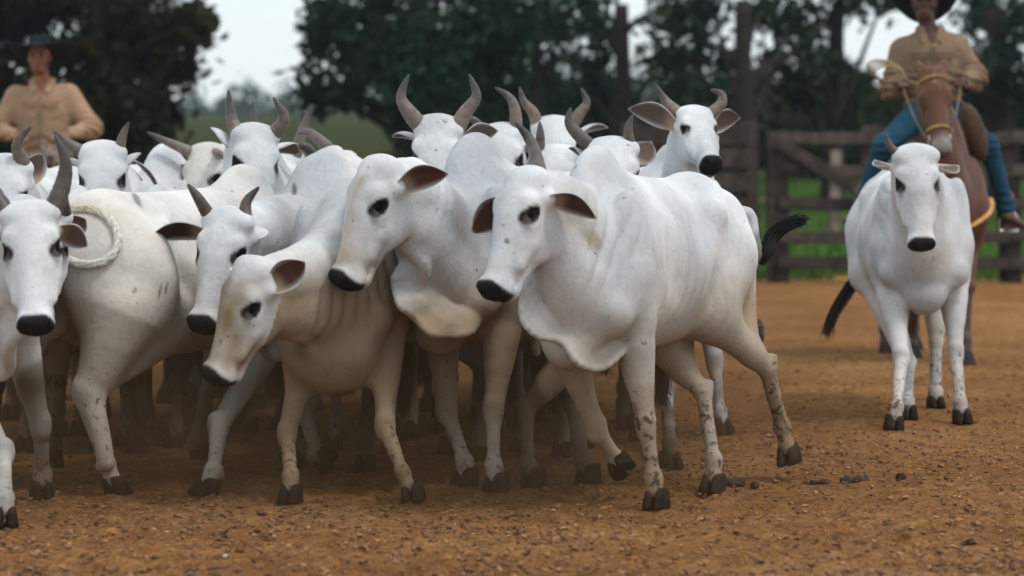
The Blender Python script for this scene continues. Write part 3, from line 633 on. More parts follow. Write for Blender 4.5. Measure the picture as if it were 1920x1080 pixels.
cow("white cow tucked behind the front cow showing a short blunt grey horn", 1015, 16.0, 0, dict(poll=(1040, 276, 15.2), muz=(1030, 450), n=facing(6, .15)),
    horns=[(-1, [(1013, 256, 15.2), (1012, 228, 15.2)], .028, 1.0)], seed=18, grey=.8, vox=.013, muddy=('fl', 'fr', 'hl', 'hr'), dirt_bounce=.6)
cow("grey eared cow with smudged poll just behind the front right cow's hump", 1148, 15.2, -4, dict(poll=(1152, 262, 14.45), muz=(1160, 450), n=facing(-6, .2)),
    horns=[(-1, [(1078, 246, 14.5), (1066, 226, 14.5), (1070, 202, 14.5)], .032, .6), (1, [(1178, 244, 14.5), (1186, 215, 14.5)], .026, .8)], ears={1: (1222, 262, .05, (0, -.8, .3)), -1: (1066, 275, .05)}, seed=19, grey=.6, muddy=('fl', 'fr', 'hl', 'hr'), dirt_bounce=.6)
cow("white cow holding its head highest at right rear, chin over another's back", 1265, 16.0, -18, dict(poll=(1306, 196, 15.25), muz=(1334, 300), n=(.22, -.75, .62)),
    horns=[(-1, [(1250, 192, 15.3), (1230, 160, 15.3)], .030, 1.3), (1, [(1352, 195, 15.3), (1352, 176, 15.3), (1332, 168, 15.3)], .028, 1.3)],
    ears={-1: (1178, 198, .05, (.2, -.7, -.6)), 1: (1388, 217, .1, (0, -.7, -.5))}, hlen=.40, legs=dict(fl=dict(knee=(1340, 680), fet=(1350, 770), hoof=(1356, 815)), fr=dict(knee=(1250, 740), fet=(1256, 830), hoof=(1258, 880))),
    tail=dict(dock=[(1330, 430, 17.0), (1365, 540, 16.6), (1400, 600, 16.2)], switch=[(1402, 602, 16.2), (1416, 616, 16.0), (1410, 640, 15.8), (1352, 622, 15.6)]), seed=20, grey=.1, dirt_bounce=.3, muddy=('fr', 'hl'))
cow("lone white cow walking apart on the right before the mounted rider", 1727, 16.75, 1, dict(poll=(1722, 283, 16.15), muz=(1730, 465), n=facing(-4, .2)),
    legs=dict(fr=dict(knee=(1690, 672), fet=(1682, 762), hoof=(1675, 808)), fl=dict(knee=(1792, 662), fet=(1800, 755), hoof=(1805, 796)), hl=dict(knee=(1755, 640), fet=(1754, 735), hoof=(1755, 768), Y=17.4), hr=dict(knee=(1703, 680), fet=(1702, 752), hoof=(1702, 788))),
    ears={-1: (1640, 296, .12, (.2, -.3, .9)), 1: (1798, 306, .12, (0, -.4, .8))}, horns=[(-1, [(1668, 272, 16.2), (1660, 248, 16.2)], .022, .8)],
    tail=dict(dock=[(1650, 380, 17.9), (1632, 470, 17.9), (1614, 505, 17.8)], switch=[(1622, 496, 17.8), (1590, 545, 17.75), (1562, 590, 17.7), (1550, 626, 17.7)], r=.036), seed=21, grey=.4, belly=1.06, vox=.011, group='white humped cattle in the driven herd')

for lb, X_, Y_, psi_, pl, mz_, sd_ in (
    ('head down white cow deep in the pack, legs showing under the tan faced cow', 395, 15.2, 10, (380, 420, 14.5), (370, 600), 31),
    ('white cow deep in the pack, legs showing left of the low hanging head', 285, 15.2, 14, (262, 430, 14.5), (250, 610), 32),
    ('white cow deep in the pack, legs showing just left of the centre dewlap', 690, 15.0, 12, (670, 400, 14.3), (660, 580), 33),
    ('white cow deep in the pack, legs showing beneath the middle cow', 745, 16.4, 6, (735, 390, 15.7), (725, 560), 34),
    ('white cow deep in the pack, legs showing between the two front humps', 1010, 14.7, 22, (990, 400, 14.0), (975, 570), 35),
    ('white cow deep in the pack, legs showing behind the raised foreleg', 1125, 16.6, 4, (1110, 400, 15.9), (1100, 560), 36),
    ('white cow deep in the pack, legs showing near the rump-on cow', 140, 15.0, 4, (130, 420, 14.3), (120, 600), 37)):
    cow(lb, X_, Y_, psi_, dict(poll=pl, muz=mz_, n=facing(psi_)), seed=sd_, muddy=('fl', 'fr', 'hl', 'hr'), dirt_bounce=.8, s=.88, vox=.015, hump=.8, neckdrop=.4, grey=.3)
# ------------------------------------------------------------------ ground
def ground():
    m, t, b = new_mat('red_dirt')
    tc = t.nodes.new('ShaderNodeTexCoord'); ob = tc.outputs['Object']
    a = noise(t, .55, 4, .6, ob); c = ramp(t, a.outputs[0], [(.3, (.275, .122, .042)), (.55, (.395, .19, .070)), (.75, (.51, .278, .118))])
    a2 = noise(t, 9, 6, .75, ob); c = mixc(t, 1.0, c, ramp(t, a2.outputs[0], [(.28, .45), (.5, 1.0), (.72, 1.35)]), 'MULTIPLY')
    a3 = noise(t, 70, 3, .7, ob); c = mixc(t, 1.0, c, ramp(t, a3.outputs[0], [(.3, .6), (.5, 1.0), (.7, 1.3)]), 'MULTIPLY')
    vo = t.nodes.new('ShaderNodeTexVoronoi'); vo.inputs['Scale'].default_value = 55; t.links.new(ob, vo.inputs['Vector'])
    t.links.new(c, b.inputs['Base Color']); b.inputs['Roughness'].default_value = .95; b.inputs['Specular IOR Level'].default_value = .02
    a4 = noise(t, 24, 6, .75, ob); h = mul(t, mul(t, a2.outputs[0], 1.0), mul(t, a4.outputs[0], .9), 'ADD'); bump(t, b, h, 1.0, .06); c = mixc(t, 1.0, c, ramp(t, a4.outputs[0], [(.32, .45), (.5, 1.0), (.7, 1.3)]), 'MULTIPLY'); t.links.new(c, b.inputs['Base Color'])
    ys = np.concatenate([np.linspace(3, 8.5, 30, endpoint=False), np.linspace(8.5, 15, 330, endpoint=False), np.linspace(15, 24, 180, endpoint=False), np.linspace(24, 45, 60, endpoint=False), 45*(1500/45)**np.linspace(0, 1, 30)])
    u = np.linspace(-1, 1, 361); X = np.sign(u)*(np.abs(u)*2.6+np.clip(np.abs(u)-.55, 0, 1)**3*26)
    Xg = X[None, :]*(1+np.clip(ys-9, 0, 2000)[:, None]*.055); Yg = np.repeat(ys[:, None], 361, 1)
    pts = np.stack([Xg, Yg, np.zeros_like(Xg)], -1).reshape(-1, 3)
    near = 1-sstep(20, 40, pts[:, 1])
    z = near*(.007*wob(pts, 4.5, 1)+.006*wob(pts, 14, 2)+.008*np.abs(wob(pts, 30, 3))*wob(pts, 3, 5)+.006*wob(pts, 52, 6))
    gg = np.random.default_rng(3)                                    # cloven prints and scuffs pressed into the dirt
    for k in range(900):
        Y0 = 9.5+gg.uniform(0, 1)**1.3*11; x0 = gg.uniform(-.18, .18)*Y0; an = gg.normal(0, .6); r0 = gg.uniform(.035, .06)
        sl = np.where((np.abs(pts[:, 0]-x0) < .25) & (np.abs(pts[:, 1]-Y0) < .25))[0]
        if not len(sl): continue
        dx, dy = pts[sl, 0]-x0, pts[sl, 1]-Y0; u_, v_ = (dx*math.cos(an)+dy*math.sin(an))/r0, (dy*math.cos(an)-dx*math.sin(an))/(r0*1.35); q_ = np.sqrt(u_*u_+v_*v_)
        z[sl] += -.020*np.exp(-(q_*1.15)**4)+.011*np.exp(-((q_-1.35)/.33)**2)*(.5+.5*np.sin(4*np.arctan2(v_, u_)+k))+.008*np.exp(-(u_/.22)**2)*(q_ < .9)
    pts[:, 2] = z
    mb = MB(); mb.grid(pts.reshape(len(ys), 361, 3)); o = mb.build('ground', m, origin=(0, 0, 0)); tag(o, 'trampled red brown dirt of the corral', None, None, 'structure')
ground()
# ------------------------------------------------------------------ riders and horses
M_SKIN = attr_mat('skin', .55, 40, .85, 1.12, 120, .2, .002, .35)
def cloth_mat(name, rough=.85, weave=420):
    m = attr_mat(name, rough, 14, .82, 1.12, None, spec=.15); t = m.node_tree; b = t.nodes['Principled BSDF']
    n1 = noise(t, 16, 4, .65); n2 = noise(t, weave, 2, .5); bump(t, b, mul(t, n1.outputs[0], mul(t, n2.outputs[0], .12), 'ADD'), .55, .02); return m
M_CLOTH = cloth_mat('cotton_shirt'); M_DENIM = cloth_mat('denim')
M_LEATHER = attr_mat('leather', .5, 24, .7, 1.2, 80, .3, .003, .4)
M_FELT = attr_mat('hat_felt', .9, 30, .8, 1.15, 200, .2, .002, .1)
M_METAL, _t, _b = new_mat('buckle_metal'); _b.inputs['Base Color'].default_value = (.55, .53, .50, 1); _b.inputs['Metallic'].default_value = 1; _b.inputs['Roughness'].default_value = .35
M_COAT = attr_mat('horse_coat', .5, 8, .8, 1.12, 140, .25, .003, .3)
M_ROPE = attr_mat('rope_fibre', .9, 60, .6, 1.2, 150, .6, .004, .1)
def horse(label, X, Y, psi, head, s=1.0, coat=(.08, .03, .016), face=(.105, .037, .012), seed=0, band=(.34, .205, .05), vox=.013, chest=(.10, .034, .018), legs=None):
    ps = math.radians(psi); fw = V3(-math.sin(ps), -math.cos(ps), 0); lf = V3(math.cos(ps), -math.sin(ps), 0); up = V3(0, 0, 1)
    O = V3((X-960)*Y/FPX, Y, 0)-fw*.5*s; B = lambda x, y, z: O+s*(fw*x+lf*y+up*z); A3 = np.array([fw, lf, up])
    root = empty('horse', O); tag(root, label, 'horse', 'saddle horses ridden by the herders')
    f = Field(vox); R = lambda *a: np.array(a)*s
    f.ell(B(.25, 0, 1.08), A3, R(.45, .24, .34), .1*s); f.ell(B(-.15, 0, 1.06), A3, R(.55, .27, .31), .12*s); f.ell(B(-.55, 0, 1.15), A3, R(.36, .25, .29), .12*s)
    f.cap(B(.35, 0, 1.38), B(-.6, 0, 1.36), .07*s, .08*s, .12*s)
    f.ell(B(.58, 0, 1.02), A3, R(.16, .22, .24), .1*s)
    for sd in (-1, 1):
        f.ell(B(.46, sd*.17, 1.05), A3, R(.17, .10, .32), .08*s); f.ell(B(-.62, sd*.17, 1.0), A3, R(.24, .13, .30), .08*s)
    poll = P(*head['poll']); mz = head['muz']; L = .60*s; mp = P(mz[0], mz[1], poll[2-1]); d = mp-poll
    muz = poll+d+V3(0, -math.sqrt(max(L*L-d@d, 0)), 0); L = np.linalg.norm(muz-poll); a = (muz-poll)/L; h = np.array(head['n']); nn = unit(h-a*(h@a)); lat = np.cross(nn, a); hs = L/.6
    H = lambda u, n, l: poll+hs*(a*u+nn*n+lat*l); AH = np.array([a, nn, lat]); RH = lambda *q: np.array(q)*hs
    p0 = B(.45, 0, 1.22); p3 = H(.04, -.12, 0); ln = np.linalg.norm(p3-p0); cc = bez([p0, p0+(fw*.5+up*.75)*ln*.4, p3-nn*ln*.35, p3], 7); rr = [.24, .21, .18, .155, .135, .12, .10]
    for i in range(6): f.cap(cc[i], cc[i+1], rr[i]*s, rr[i+1]*s, .06*s, lat if i > 2 else lf, .68)
    q0 = B(.60, 0, 1.02); q3 = H(.14, -.2, 0); c2 = bez([q0, q0+(fw*.5+up*.7)*ln*.35, q3-nn*ln*.25, q3], 6); r2 = [.18, .15, .125, .10, .085, .07]
    for i in range(5): f.cap(c2[i], c2[i+1], r2[i]*s, r2[i+1]*s, .06*s, lat if i > 2 else lf, .75)
    f.ell(H(.10, -.09, 0), AH, RH(.13, .09, .092), .05*hs); f.cap(H(.16, -.08, 0), H(.50, -.07, 0), .080*hs, .050*hs, .05*hs); f.ell(H(.53, -.075, 0), AH, RH(.07, .055, .056), .04*hs)
    f.cap(H(.2, -.2, 0), H(.5, -.12, 0), .07*hs, .036*hs, .05*hs); f.ell(H(.54, -.125, 0), AH, RH(.045, .03, .036), .02*hs)
    for sd in (-1, 1):
        f.cap(H(.17, -.06, sd*.072), H(.22, -.07, sd*.076), .034*hs, .028*hs, .03*hs); f.ell(H(.2, -.17, sd*.055), AH, RH(.12, .09, .04), .05*hs)
        f.cap(H(.30, -.10, sd*.066), H(.42, -.095, sd*.054), .016*hs, .012*hs, .04*hs)
        f.ell(H(.555, -.045, sd*.036), AH, RH(.03, .018, .013), .012*hs, -1); f.cap(H(.53, -.05, sd*.04), H(.56, -.07, sd*.042), .026*hs, .022*hs, .02*hs)
        eb = H(.03, -.08, sd*.06); et = eb-a*.155*hs+lat*sd*.03*hs-nn*.02
        f.cap(eb, eb*.45+et*.55, .034*hs, .032*hs, .03*hs, nn, .6); f.cap(eb*.45+et*.55, et, .031*hs, .008*hs, .01*hs, nn, .6); f.ell(eb*.5+et*.5+nn*.028*hs, AH, RH(.06, .02, .018), .01*hs, -1)
    feet = []
    for nm in ('fl', 'fr', 'hl', 'hr'):
        sd = 1 if nm[1] == 'l' else -1; fr = nm[0] == 'f'; sw = {'fl': .10, 'fr': -.12, 'hl': -.15, 'hr': .14}[nm]
        E = B(.45, sd*.15, .86) if fr else B(-.45, sd*.17, .88)
        F = PG(*legs[nm]) if legs and nm in legs else B((.45 if fr else -.66)+sw, sd*.14, 0)*V3(1, 1, 0)
        ft = F-fw*.05*s+up*.16*s; kn = E*.5+ft*.5+fw*(.03 if fr else -.12)*s; fu = unit(ft-F)
        if fr: f.cap(B(.5, sd*.15, 1.0), E, .13*s, .10*s, .08*s); f.cap(E, kn, .09*s, .05*s, .06*s)
        else: f.cap(B(-.6, sd*.14, 1.05), E, .18*s, .14*s, .1*s); f.cap(E, kn, .115*s, .052*s, .07*s); f.cap(B(-.8, sd*.13, 1.0), kn, .09*s, .045*s, .07*s)
        f.cap(kn, kn, .053*s, None, .03*s); f.cap(kn, ft, .040*s, .035*s, .03*s); f.cap(ft, ft, .045*s, None, .03*s); f.cap(ft, F+fu*.075*s, .038*s, .044*s, .02*s); feet.append((F, fu, ft))
    tr = B(-.88, 0, 1.25); f.cap(tr, B(-.98, 0, 1.15), .04*s, .03*s, .04*s)
    v, q = f.run(); N = vnormals(v, q); v = v+N*(.004*wob(v, 8, seed)+.0015*wob(v, 25, seed+2))[:, None]
    loc = (v-O)/s; lz = loc[:, 2]; hu = (v-poll)@a/hs; hn = (v-poll)@nn/hs; hl = (v-poll)@lat/hs
    col = np.tile(V3(*coat), (len(v), 1)); front = (sstep(.3, .5, loc@fw)*(lz < 1.5))[:, None]; col = col*(1-.75*front)+V3(*chest)*.75*front
    hd = (hu > -.2) & (hu < .7) & (np.abs(hl) < .14) & (hn > -.3); fm = (hd*1.0)[:, None]; col = col*(1-fm)+V3(*face)*fm
    m = (hd*sstep(.43, .50, hu+.02*wob(v, 20, 1)))[:, None]; col = col*(1-m)+V3(.22, .19, .165)*m
    m = (hd*sstep(.55, .585, hu))[:, None]; col = col*(1-m)+V3(.06, .05, .045)*m
    for sd in (-1, 1):
        e = (1-sstep(.028, .05, np.linalg.norm(v-H(.195, -.075, sd*.092), axis=1)/hs))[:, None]; col = col*(1-.9*e)+V3(.02, .012, .01)*.9*e
    star = (hd*(1-sstep(.008, .016, np.abs(hl)))*sstep(.12, .14, hu)*(1-sstep(.19, .2, hu))*(hn > -.06))[:, None]; col = col*(1-.6*star)+V3(.05, .02, .01)*.6*star
    lm = (1-sstep(.3, .6, lz))[:, None]; col = col*(1-.75*lm)+V3(.05, .03, .02)*.75*lm
    b = mesh_obj('body', v, [q], M_COAT, root, col)
    for sd in (-1, 1):
        mb = MB(); mb.sphere(H(.195, -.078, sd*.084), .024*hs); mb.build('eye', M_EYE, root)
    for F, fu, ft in feet:
        mb = MB(); aa = np.linspace(0, 2*np.pi, 18, endpoint=False); G = []
        for h_, sc, bk in ((0, 1.1, 0), (.04, .95, -.012), (.085, .74, -.03), (.1, .5, -.035)): G.append(F+(fw*(np.cos(aa)*.065*sc+bk+.01)[:, None]+lf*(np.sin(aa)*.058*sc)[:, None]+up*h_)*s)
        mb.grid(np.array(G), (.04, .032, .026), closed=True); mb.build('hoof', M_HOOF, root)
    tail_switch(root, [tr, B(-1.02, .0, .95), B(-1.02, .03, .45)], .07*s, 60, seed, (.02, .012, .008), 'tail_hair')
    g = np.random.default_rng(seed); mb = MB()                       # mane and forelock
    for i in range(90):
        t_ = g.uniform(0, 1); k = min(int(t_*6), 5); c = cc[k]+(cc[k+1]-cc[k])*(t_*6-k); ax = unit(cc[k+1]-cc[k]); ou = unit(np.cross(ax, lat)); ou = ou if ou[1] > 0 or k < 3 else ou
        top = c+(up*.9+fw*-.3)*rr[k]*s*.9; e = top+lat*.09*s*g.uniform(.5, 1.2)-up*.16*s*g.uniform(.6, 1.1)+g.normal(size=3)*.015
        mb.tube(bez([top, top+up*.03+lat*.04, e], 5), [.008, .008, .007, .005, .001], 4, V3(.04, .02, .012)*g.uniform(.5, 1.6), cap=False)
    for i in range(26):
        o = H(.0, -.02, g.uniform(-.03, .03)); mb.tube(bez([o, o+nn*.02+a*.03, H(g.uniform(.10, .17), .003, g.uniform(-.03, .03))], 5), [.006, .006, .005, .004, .001], 4, V3(.05, .025, .012)*g.uniform(.5, 1.5), cap=False)
    mb.build('mane', M_HAIR, root)
    # bridle: straps hug the head by ray casting on the skin
    bv = BVHTree.FromPolygons([tuple(x) for x in v], [tuple(int(i) for i in x) for x in q])
    def hug(u, c_n, n=40, off=.004, slope=0.0):
        out = []
        for t_ in np.linspace(0, 2*np.pi, n):
            dv = nn*math.cos(t_)+lat*math.sin(t_); o = H(u-slope*math.cos(t_), c_n, 0); far = o+dv*.35
            hit = bv.ray_cast(Vector(far), Vector(-dv), .5); out.append((np.array(hit[0]) if hit[0] else o+dv*.09)+dv*off)
        return np.array(out)
    mb = MB(); nb = hug(.40, -.10); mb.tube(nb, .011*hs, 8, band, flat=.7); bb = hug(.075, -.09, slope=.02); mb.tube(bb, .010*hs, 8, band, flat=.7)
    for sd in (-1, 1):
        k0 = 10 if sd > 0 else 30; mb.tube(bez([bb[k0], H(.24, -.11, sd*.105), nb[k0]], 8), .007*hs, 6, (.10, .05, .025))
    br = mb.build('bridle', M_LEATHER, root); mb = MB(); bits = {}
    for sd in (-1, 1):
        c = H(.455, -.11, sd*.066); bits[sd] = c; aa = np.linspace(0, 2*np.pi, 20); mb.tube(c+.030*(np.cos(aa)[:, None]*a+np.sin(aa)[:, None]*nn), .005, 6)
    mb.build('bit_ring', M_METAL, br)
    return dict(root=root, B=B, H=H, bits=bits, fw=fw, lf=lf, bv=bv, s=s, O=O)
def saddle(h, label, leather=(.115, .055, .025), strap=(.50, .22, .045), stirrups=None, roll=None):
    B = h['B']; s = h['s']; root = empty('saddle', B(0, 0, 1.4)); tag(root, label, 'saddle', 'stock saddles on the horses')
    mb = MB(); G = []
    for x in np.linspace(-.30, .34, 17):
        row = []
        for t_ in np.linspace(-1, 1, 25):
            th = t_*1.05; rz = 1.43+.10*((abs(x-.02)/.32)**3)*(1-abs(t_)**1.5); row.append(B(x, .275*math.sin(th)*1.03, rz-.36*(1-math.cos(th))))
        G.append(row)
    mb.grid(np.array(G), leather); G2 = np.array(G)-V3(0, 0, .03)*s; mb.grid(G2[:, ::-1], leather); mb.build('seat', M_LEATHER, root)
    for sd in (-1, 1):
        mb = MB(); rows = []
        for z_, o in ((1.30, .262), (1.18, .298), (1.05, .318), (.94, .316), (.86, .308)):
            w = .20 if z_ > 1 else .13; rows.append([B(.04+x*w, sd*o+.0*x, z_-.03*math.cos(x*1.5)) for x in np.linspace(-1, 1, 9)])
        R_ = np.array(rows); mb.grid(R_, leather); mb.grid(R_[:, ::-1]+h['lf']*sd*.018, leather); mb.build('flap', M_LEATHER, root)
        top = B(.06, sd*.31, 1.18)
        foot = stirrups[sd]; mb = MB(); mb.tube(bez([top, top*.5+foot*.5+h['lf']*sd*.03, foot+V3(0, 0, .13)], 8), .014, 6, V3(*leather)*.7, flat=.4); mb.build('stirrup_leather', M_LEATHER, root)
        mb = MB(); a_ = np.linspace(-.3, np.pi+.3, 18); mb.tube(foot+V3(0, 0, .025)+np.stack([np.cos(a_)*.068, np.zeros(18), np.sin(a_)*.105], -1), .008, 6)
        mb.box(foot+V3(0, 0, -.008), np.eye(3), (.062, .035, .010), bev=.004); mb.build('stirrup', M_METAL, root)
    mb = MB(); rows = [B(.40, .04, 1.25), B(.50, .15, 1.12), B(.60, .16, .98), B(.66, .10, .86), B(.67, 0, .80), B(.66, -.10, .86), B(.60, -.16, .98), B(.50, -.15, 1.12)]
    if roll is not None:
        mb = MB(); c = roll; mb.sphere(c, (.06, .082, .21), V3(*leather)*1.1, np.array([h['fw'], h['lf']*.93+V3(0, 0, .30), V3(0, 0, .93)-h['lf']*.30]), 18, 12); mb.build('front_roll', M_LEATHER, root)
    bv = h['bv']; pts = []
    for t_ in np.linspace(-1.25, 1.25, 30):
        o = B(.42, 0, 1.18-.28*math.cos(t_)); dv = unit(h['fw']*math.cos(t_)*1.0+h['lf']*math.sin(t_)); hit = bv.ray_cast(Vector(o+dv*.7), Vector(-dv), 1.2)
        pts.append((np.array(hit[0]) if hit[0] else o+dv*.25)+dv*.006)
    mb.tube(np.array(pts), .022, 8, strap, flat=.4); mb.build('breast_strap', M_LEATHER, root)
    return root
def person(label, jt, shirt=(.42, .285, .16), hat=(.012, .012, .014), skin=(.20, .085, .048), hat_tilt=0, face=0, jeans=(.008, .042, .075), seed=0, brim=.235, bulk=0.0, curl=.07):
    """jt: joints as world points. face: yaw of the face to the viewer's left."""
    J = {k: np.array(v_, float) for k, v_ in jt.items()}; up = V3(0, 0, 1); root = empty('person', J['pelvis']*V3(1, 1, 0)+V3(0, 0, J['pelvis'][2]-.12)); tag(root, label, 'person')
    fd = facing(face, 0); lt = V3(-fd[1], fd[0], 0); fwd = V3(0, -1, 0)
    def torso(f, g, k=.06):
        ax = np.array([unit(J['shl']-J['shr']), unit(np.cross(unit(J['neck']-J['pelvis']), unit(J['shl']-J['shr']))), unit(J['neck']-J['pelvis'])])
        ch = J['neck']*.66+J['pelvis']*.34; ab = J['neck']*.38+J['pelvis']*.62
        f.ell(ch, ax, (.175+bulk+g, .118+g, .20+g), k); f.ell(ab, ax, (.155+bulk*1.1+g, .112+g, .19+g), k); f.ell(J['pelvis']+up*.03, ax, (.165+bulk+g, .12+g, .13+g), k)
        f.cap(J['shl']*.85+J['neck']*.15-up*.02, J['shr']*.85+J['neck']*.15-up*.02, .062+g, None, .06)
    f = Field(.0075); torso(f, 0)
    hc = J['head']; AH = np.array([lt, fd, up]); Hd = lambda l, n, z: hc+lt*l+fd*n+up*z
    f.ell(Hd(0, -.012, .035), AH, (.076, .095, .085), .03); f.ell(Hd(0, .018, -.045), AH, (.062, .070, .075), .03); f.cap(Hd(-.02, .062, -.098), Hd(.02, .062, -.098), .022, None, .03)
    f.cap(Hd(0, .088, .012), Hd(0, .106, -.028), .011, .016, .015); f.cap(Hd(-.012, .094, -.034), Hd(.012, .094, -.034), .012, None, .01)
    f.cap(Hd(-.05, .076, .030), Hd(.05, .076, .030), .014, None, .02); f.cap(Hd(-.016, .088, -.062), Hd(.016, .088, -.062), .009, None, .01); f.cap(Hd(-.013, .086, -.076), Hd(.013, .086, -.076), .010, None, .01)
    f.cap(Hd(-.022, .100, -.069), Hd(.022, .100, -.069), .004, None, .006, op=-1)
    for sd in (-1, 1):
        f.ell(Hd(sd*.032, .096, .010), AH, (.018, .016, .012), .012, -1); f.ell(Hd(sd*.048, .055, -.02), AH, (.026, .03, .025), .03)
        f.ell(Hd(sd*.079, -.005, -.005), AH, (.010, .022, .034), .012)
    f.cap(J['neck']-up*.03, hc-up*.06-fd*.01, .062, .056, .04)
    for sd, c in ((1, 'l'), (-1, 'r')):
        f.cap(J['sh'+c], J['el'+c], .052, .042, .04); f.cap(J['el'+c], J['wr'+c], .044, .028, .03)
        f.cap(J['hip'+c], J['kn'+c], .085, .058, .05); f.cap(J['kn'+c], J['an'+c], .056, .034, .04)
        # hand: palm, four curled fingers of unequal length, thumb closing over them
        fa = unit(J['wr'+c]-J['el'+c]); w_ = J['wr'+c]; ga = unit(np.cross(fa, up))*sd; dn = unit(np.cross(ga, fa))*sd; dn = dn if dn[2] < 0 else -dn
        pc = w_+fa*.052; f.cap(w_, w_+fa*.03, .028, .03, .02); f.ell(pc, np.array([fa, ga, dn]), (.050, .040, .018), .02)
        for i, (o, ln_) in enumerate(((-.030, .058), (-.010, .068), (.010, .063), (.029, .050))):
            k0 = w_+fa*.092+ga*o; k1 = k0+fa*ln_*.30+dn*ln_*.42; k2 = k1-fa*ln_*.42+dn*ln_*.28; k3 = k2-fa*ln_*.38-dn*ln_*.12
            f.cap(k0, k1, .0105, .0098, .006); f.cap(k1, k2, .0098, .009, .004); f.cap(k2, k3, .009, .0078, .004)
        t0_ = w_+fa*.03-ga*.036*1+dn*.01; t1 = t0_+fa*.035-ga*.014+dn*.022; f.cap(t0_, t1, .014, .0115, .012); f.cap(t1, t1+fa*.028+ga*.016+dn*.014, .011, .009, .005)
    v, q = f.run(); col = np.tile(V3(*skin), (len(v), 1)); d = v-hc; l_, n_, z_ = d@lt, d@fd, d[:, 2]
    beard = ((n_ > .0)*(z_ < -.045)*(z_ > -.14)*sstep(.3, .9, .5+.5*wob(v, 60, 2)+.3))[:, None]; col = col*(1-.45*beard)+V3(.04, .025, .02)*.45*beard
    lip = ((np.abs(l_) < .024)*(n_ > .085)*(np.abs(z_+.069) < .014))[:, None]; col = col*(1-.6*lip)+V3(.17, .055, .045)*.6*lip
    body = mesh_obj('body', v, [q], M_SKIN, root, col)
    for sd in (-1, 1): mb = MB(); mb.tube(bez([Hd(sd*.014, .094, .034), Hd(sd*.034, .094, .040), Hd(sd*.055, .078, .033)], 6), [.004, .006, .006, .005, .004, .002], 6, (.012, .009, .008)); mb.build('eyebrow', M_HAIR, root)
    mb = MB()
    g = np.random.default_rng(seed)
    for i in range(160):                                             # short dark hair under the hat
        t_ = g.uniform(1.0, 5.28); zz = g.uniform(-.05, .02); o = Hd(math.sin(t_)*.078, -.012+math.cos(t_)*.095, zz); mb.tube([o, o-up*.03+lt*math.sin(t_)*.006+fd*math.cos(t_)*.006], [.006, .002], 4, (.012, .009, .008), cap=False)
    mb.build('hair', M_HAIR, root)
    for sd in (-1, 1):
        mb = MB(); mb.sphere(Hd(sd*.032, .078, .010), .0125, nu=10, nv=7); mb.build('eye', M_EYE, root)
    # shirt with sleeves, open collar, folds
    f = Field(.008); torso(f, .020, .05)
    for c in 'lr':
        f.cap(J['sh'+c], J['el'+c], .086, .074, .05); f.cap(J['el'+c], J['wr'+c], .074, .046, .035); f.cap(J['wr'+c]-unit(J['wr'+c]-J['el'+c])*.03, J['wr'+c], .044, .043, .01)
    f.cap(J['neck']-up*.02, J['neck']+up*.03, .085, .078, .03)
    f.cap(J['neck']+fwd*.085+up*.02, J['neck']+fwd*.10-up*.09, .05, .008, .01, op=-1); f.cap(J['neck']+up*.01, J['neck']+up*.12, .066, .070, .01, op=-1)
    for c in 'lr': f.cap(J['wr'+c], J['wr'+c]+unit(J['wr'+c]-J['el'+c])*.08, .036, .04, .006, op=-1)
    v, q = f.run(); N = vnormals(v, q)
    fold = np.zeros(len(v))
    for c in 'lr':
        e = J['el'+c]; dd = np.linalg.norm(v-e, axis=1); ax = unit(J['wr'+c]-J['sh'+c]); fold += (1-sstep(.06, .17, dd))*.012*np.sin((v-e)@ax*2*np.pi/.045+3*wob(v, 9, 1))
    wz = J['pelvis'][2]; fold += (1-sstep(.02, .22, np.abs(v[:, 2]-wz-.10)))*.011*np.sin((v[:, 2]+.35*wob(v, 6, 2)*.2+.3*np.abs(v[:, 0]-J['pelvis'][0]))*2*np.pi/.06)
    v = v+N*(fold+.007*wob(v, 12, seed+5))[:, None]
    col = np.tile(V3(*shirt), (len(v), 1))*(1+.10*wob(v, 5, 3))[:, None]
    so = mesh_obj('shirt', v, [q], M_CLOTH, root, col)
    bv = BVHTree.FromPolygons([tuple(x) for x in v], [tuple(int(i) for i in x) for x in q])
    def patch(cx, cz, w, h, off=.006, nx=9, nz=9, flapv=0):
        G = np.zeros((nz, nx, 3)); ok = True
        for i, z in enumerate(np.linspace(1, -1, nz)):
            for j, x in enumerate(np.linspace(-1, 1, nx)):
                zz = cz+z*h-(flapv*(1-abs(x)) if i == nz-1 else 0); hit = bv.ray_cast(Vector((cx+x*w, J['neck'][1]-1, zz)), Vector((0, 1, 0)), 2)
                G[i, j] = np.array(hit[0])+V3(0, -off, 0) if hit[0] else V3(cx+x*w, J['neck'][1]-.12, zz)
        return G
    def slab(name, G, c, mat, par, th=.006):
        mb = MB(); b = G+V3(0, th, 0); n, m, _ = G.shape; mb.grid(G[:, ::-1], c); mb.grid(b, c)
        ring = [(0, j) for j in range(m)]+[(i, m-1) for i in range(1, n)]+[(n-1, j) for j in range(m-2, -1, -1)]+[(i, 0) for i in range(n-2, -1, -1)]
        mb.grid(np.array([[G[i, j] for i, j in ring], [b[i, j] for i, j in ring]]), c); return mb.build(name, mat, par)
    nz = J['neck'][2]; mx = (J['shl'][0]+J['shr'][0])/2
    slab('placket', patch(mx, nz-.27, .016, .17, .005, 4, 16), V3(*shirt)*.72, M_CLOTH, so)  # darker tone paints in the seam shadow of the placket
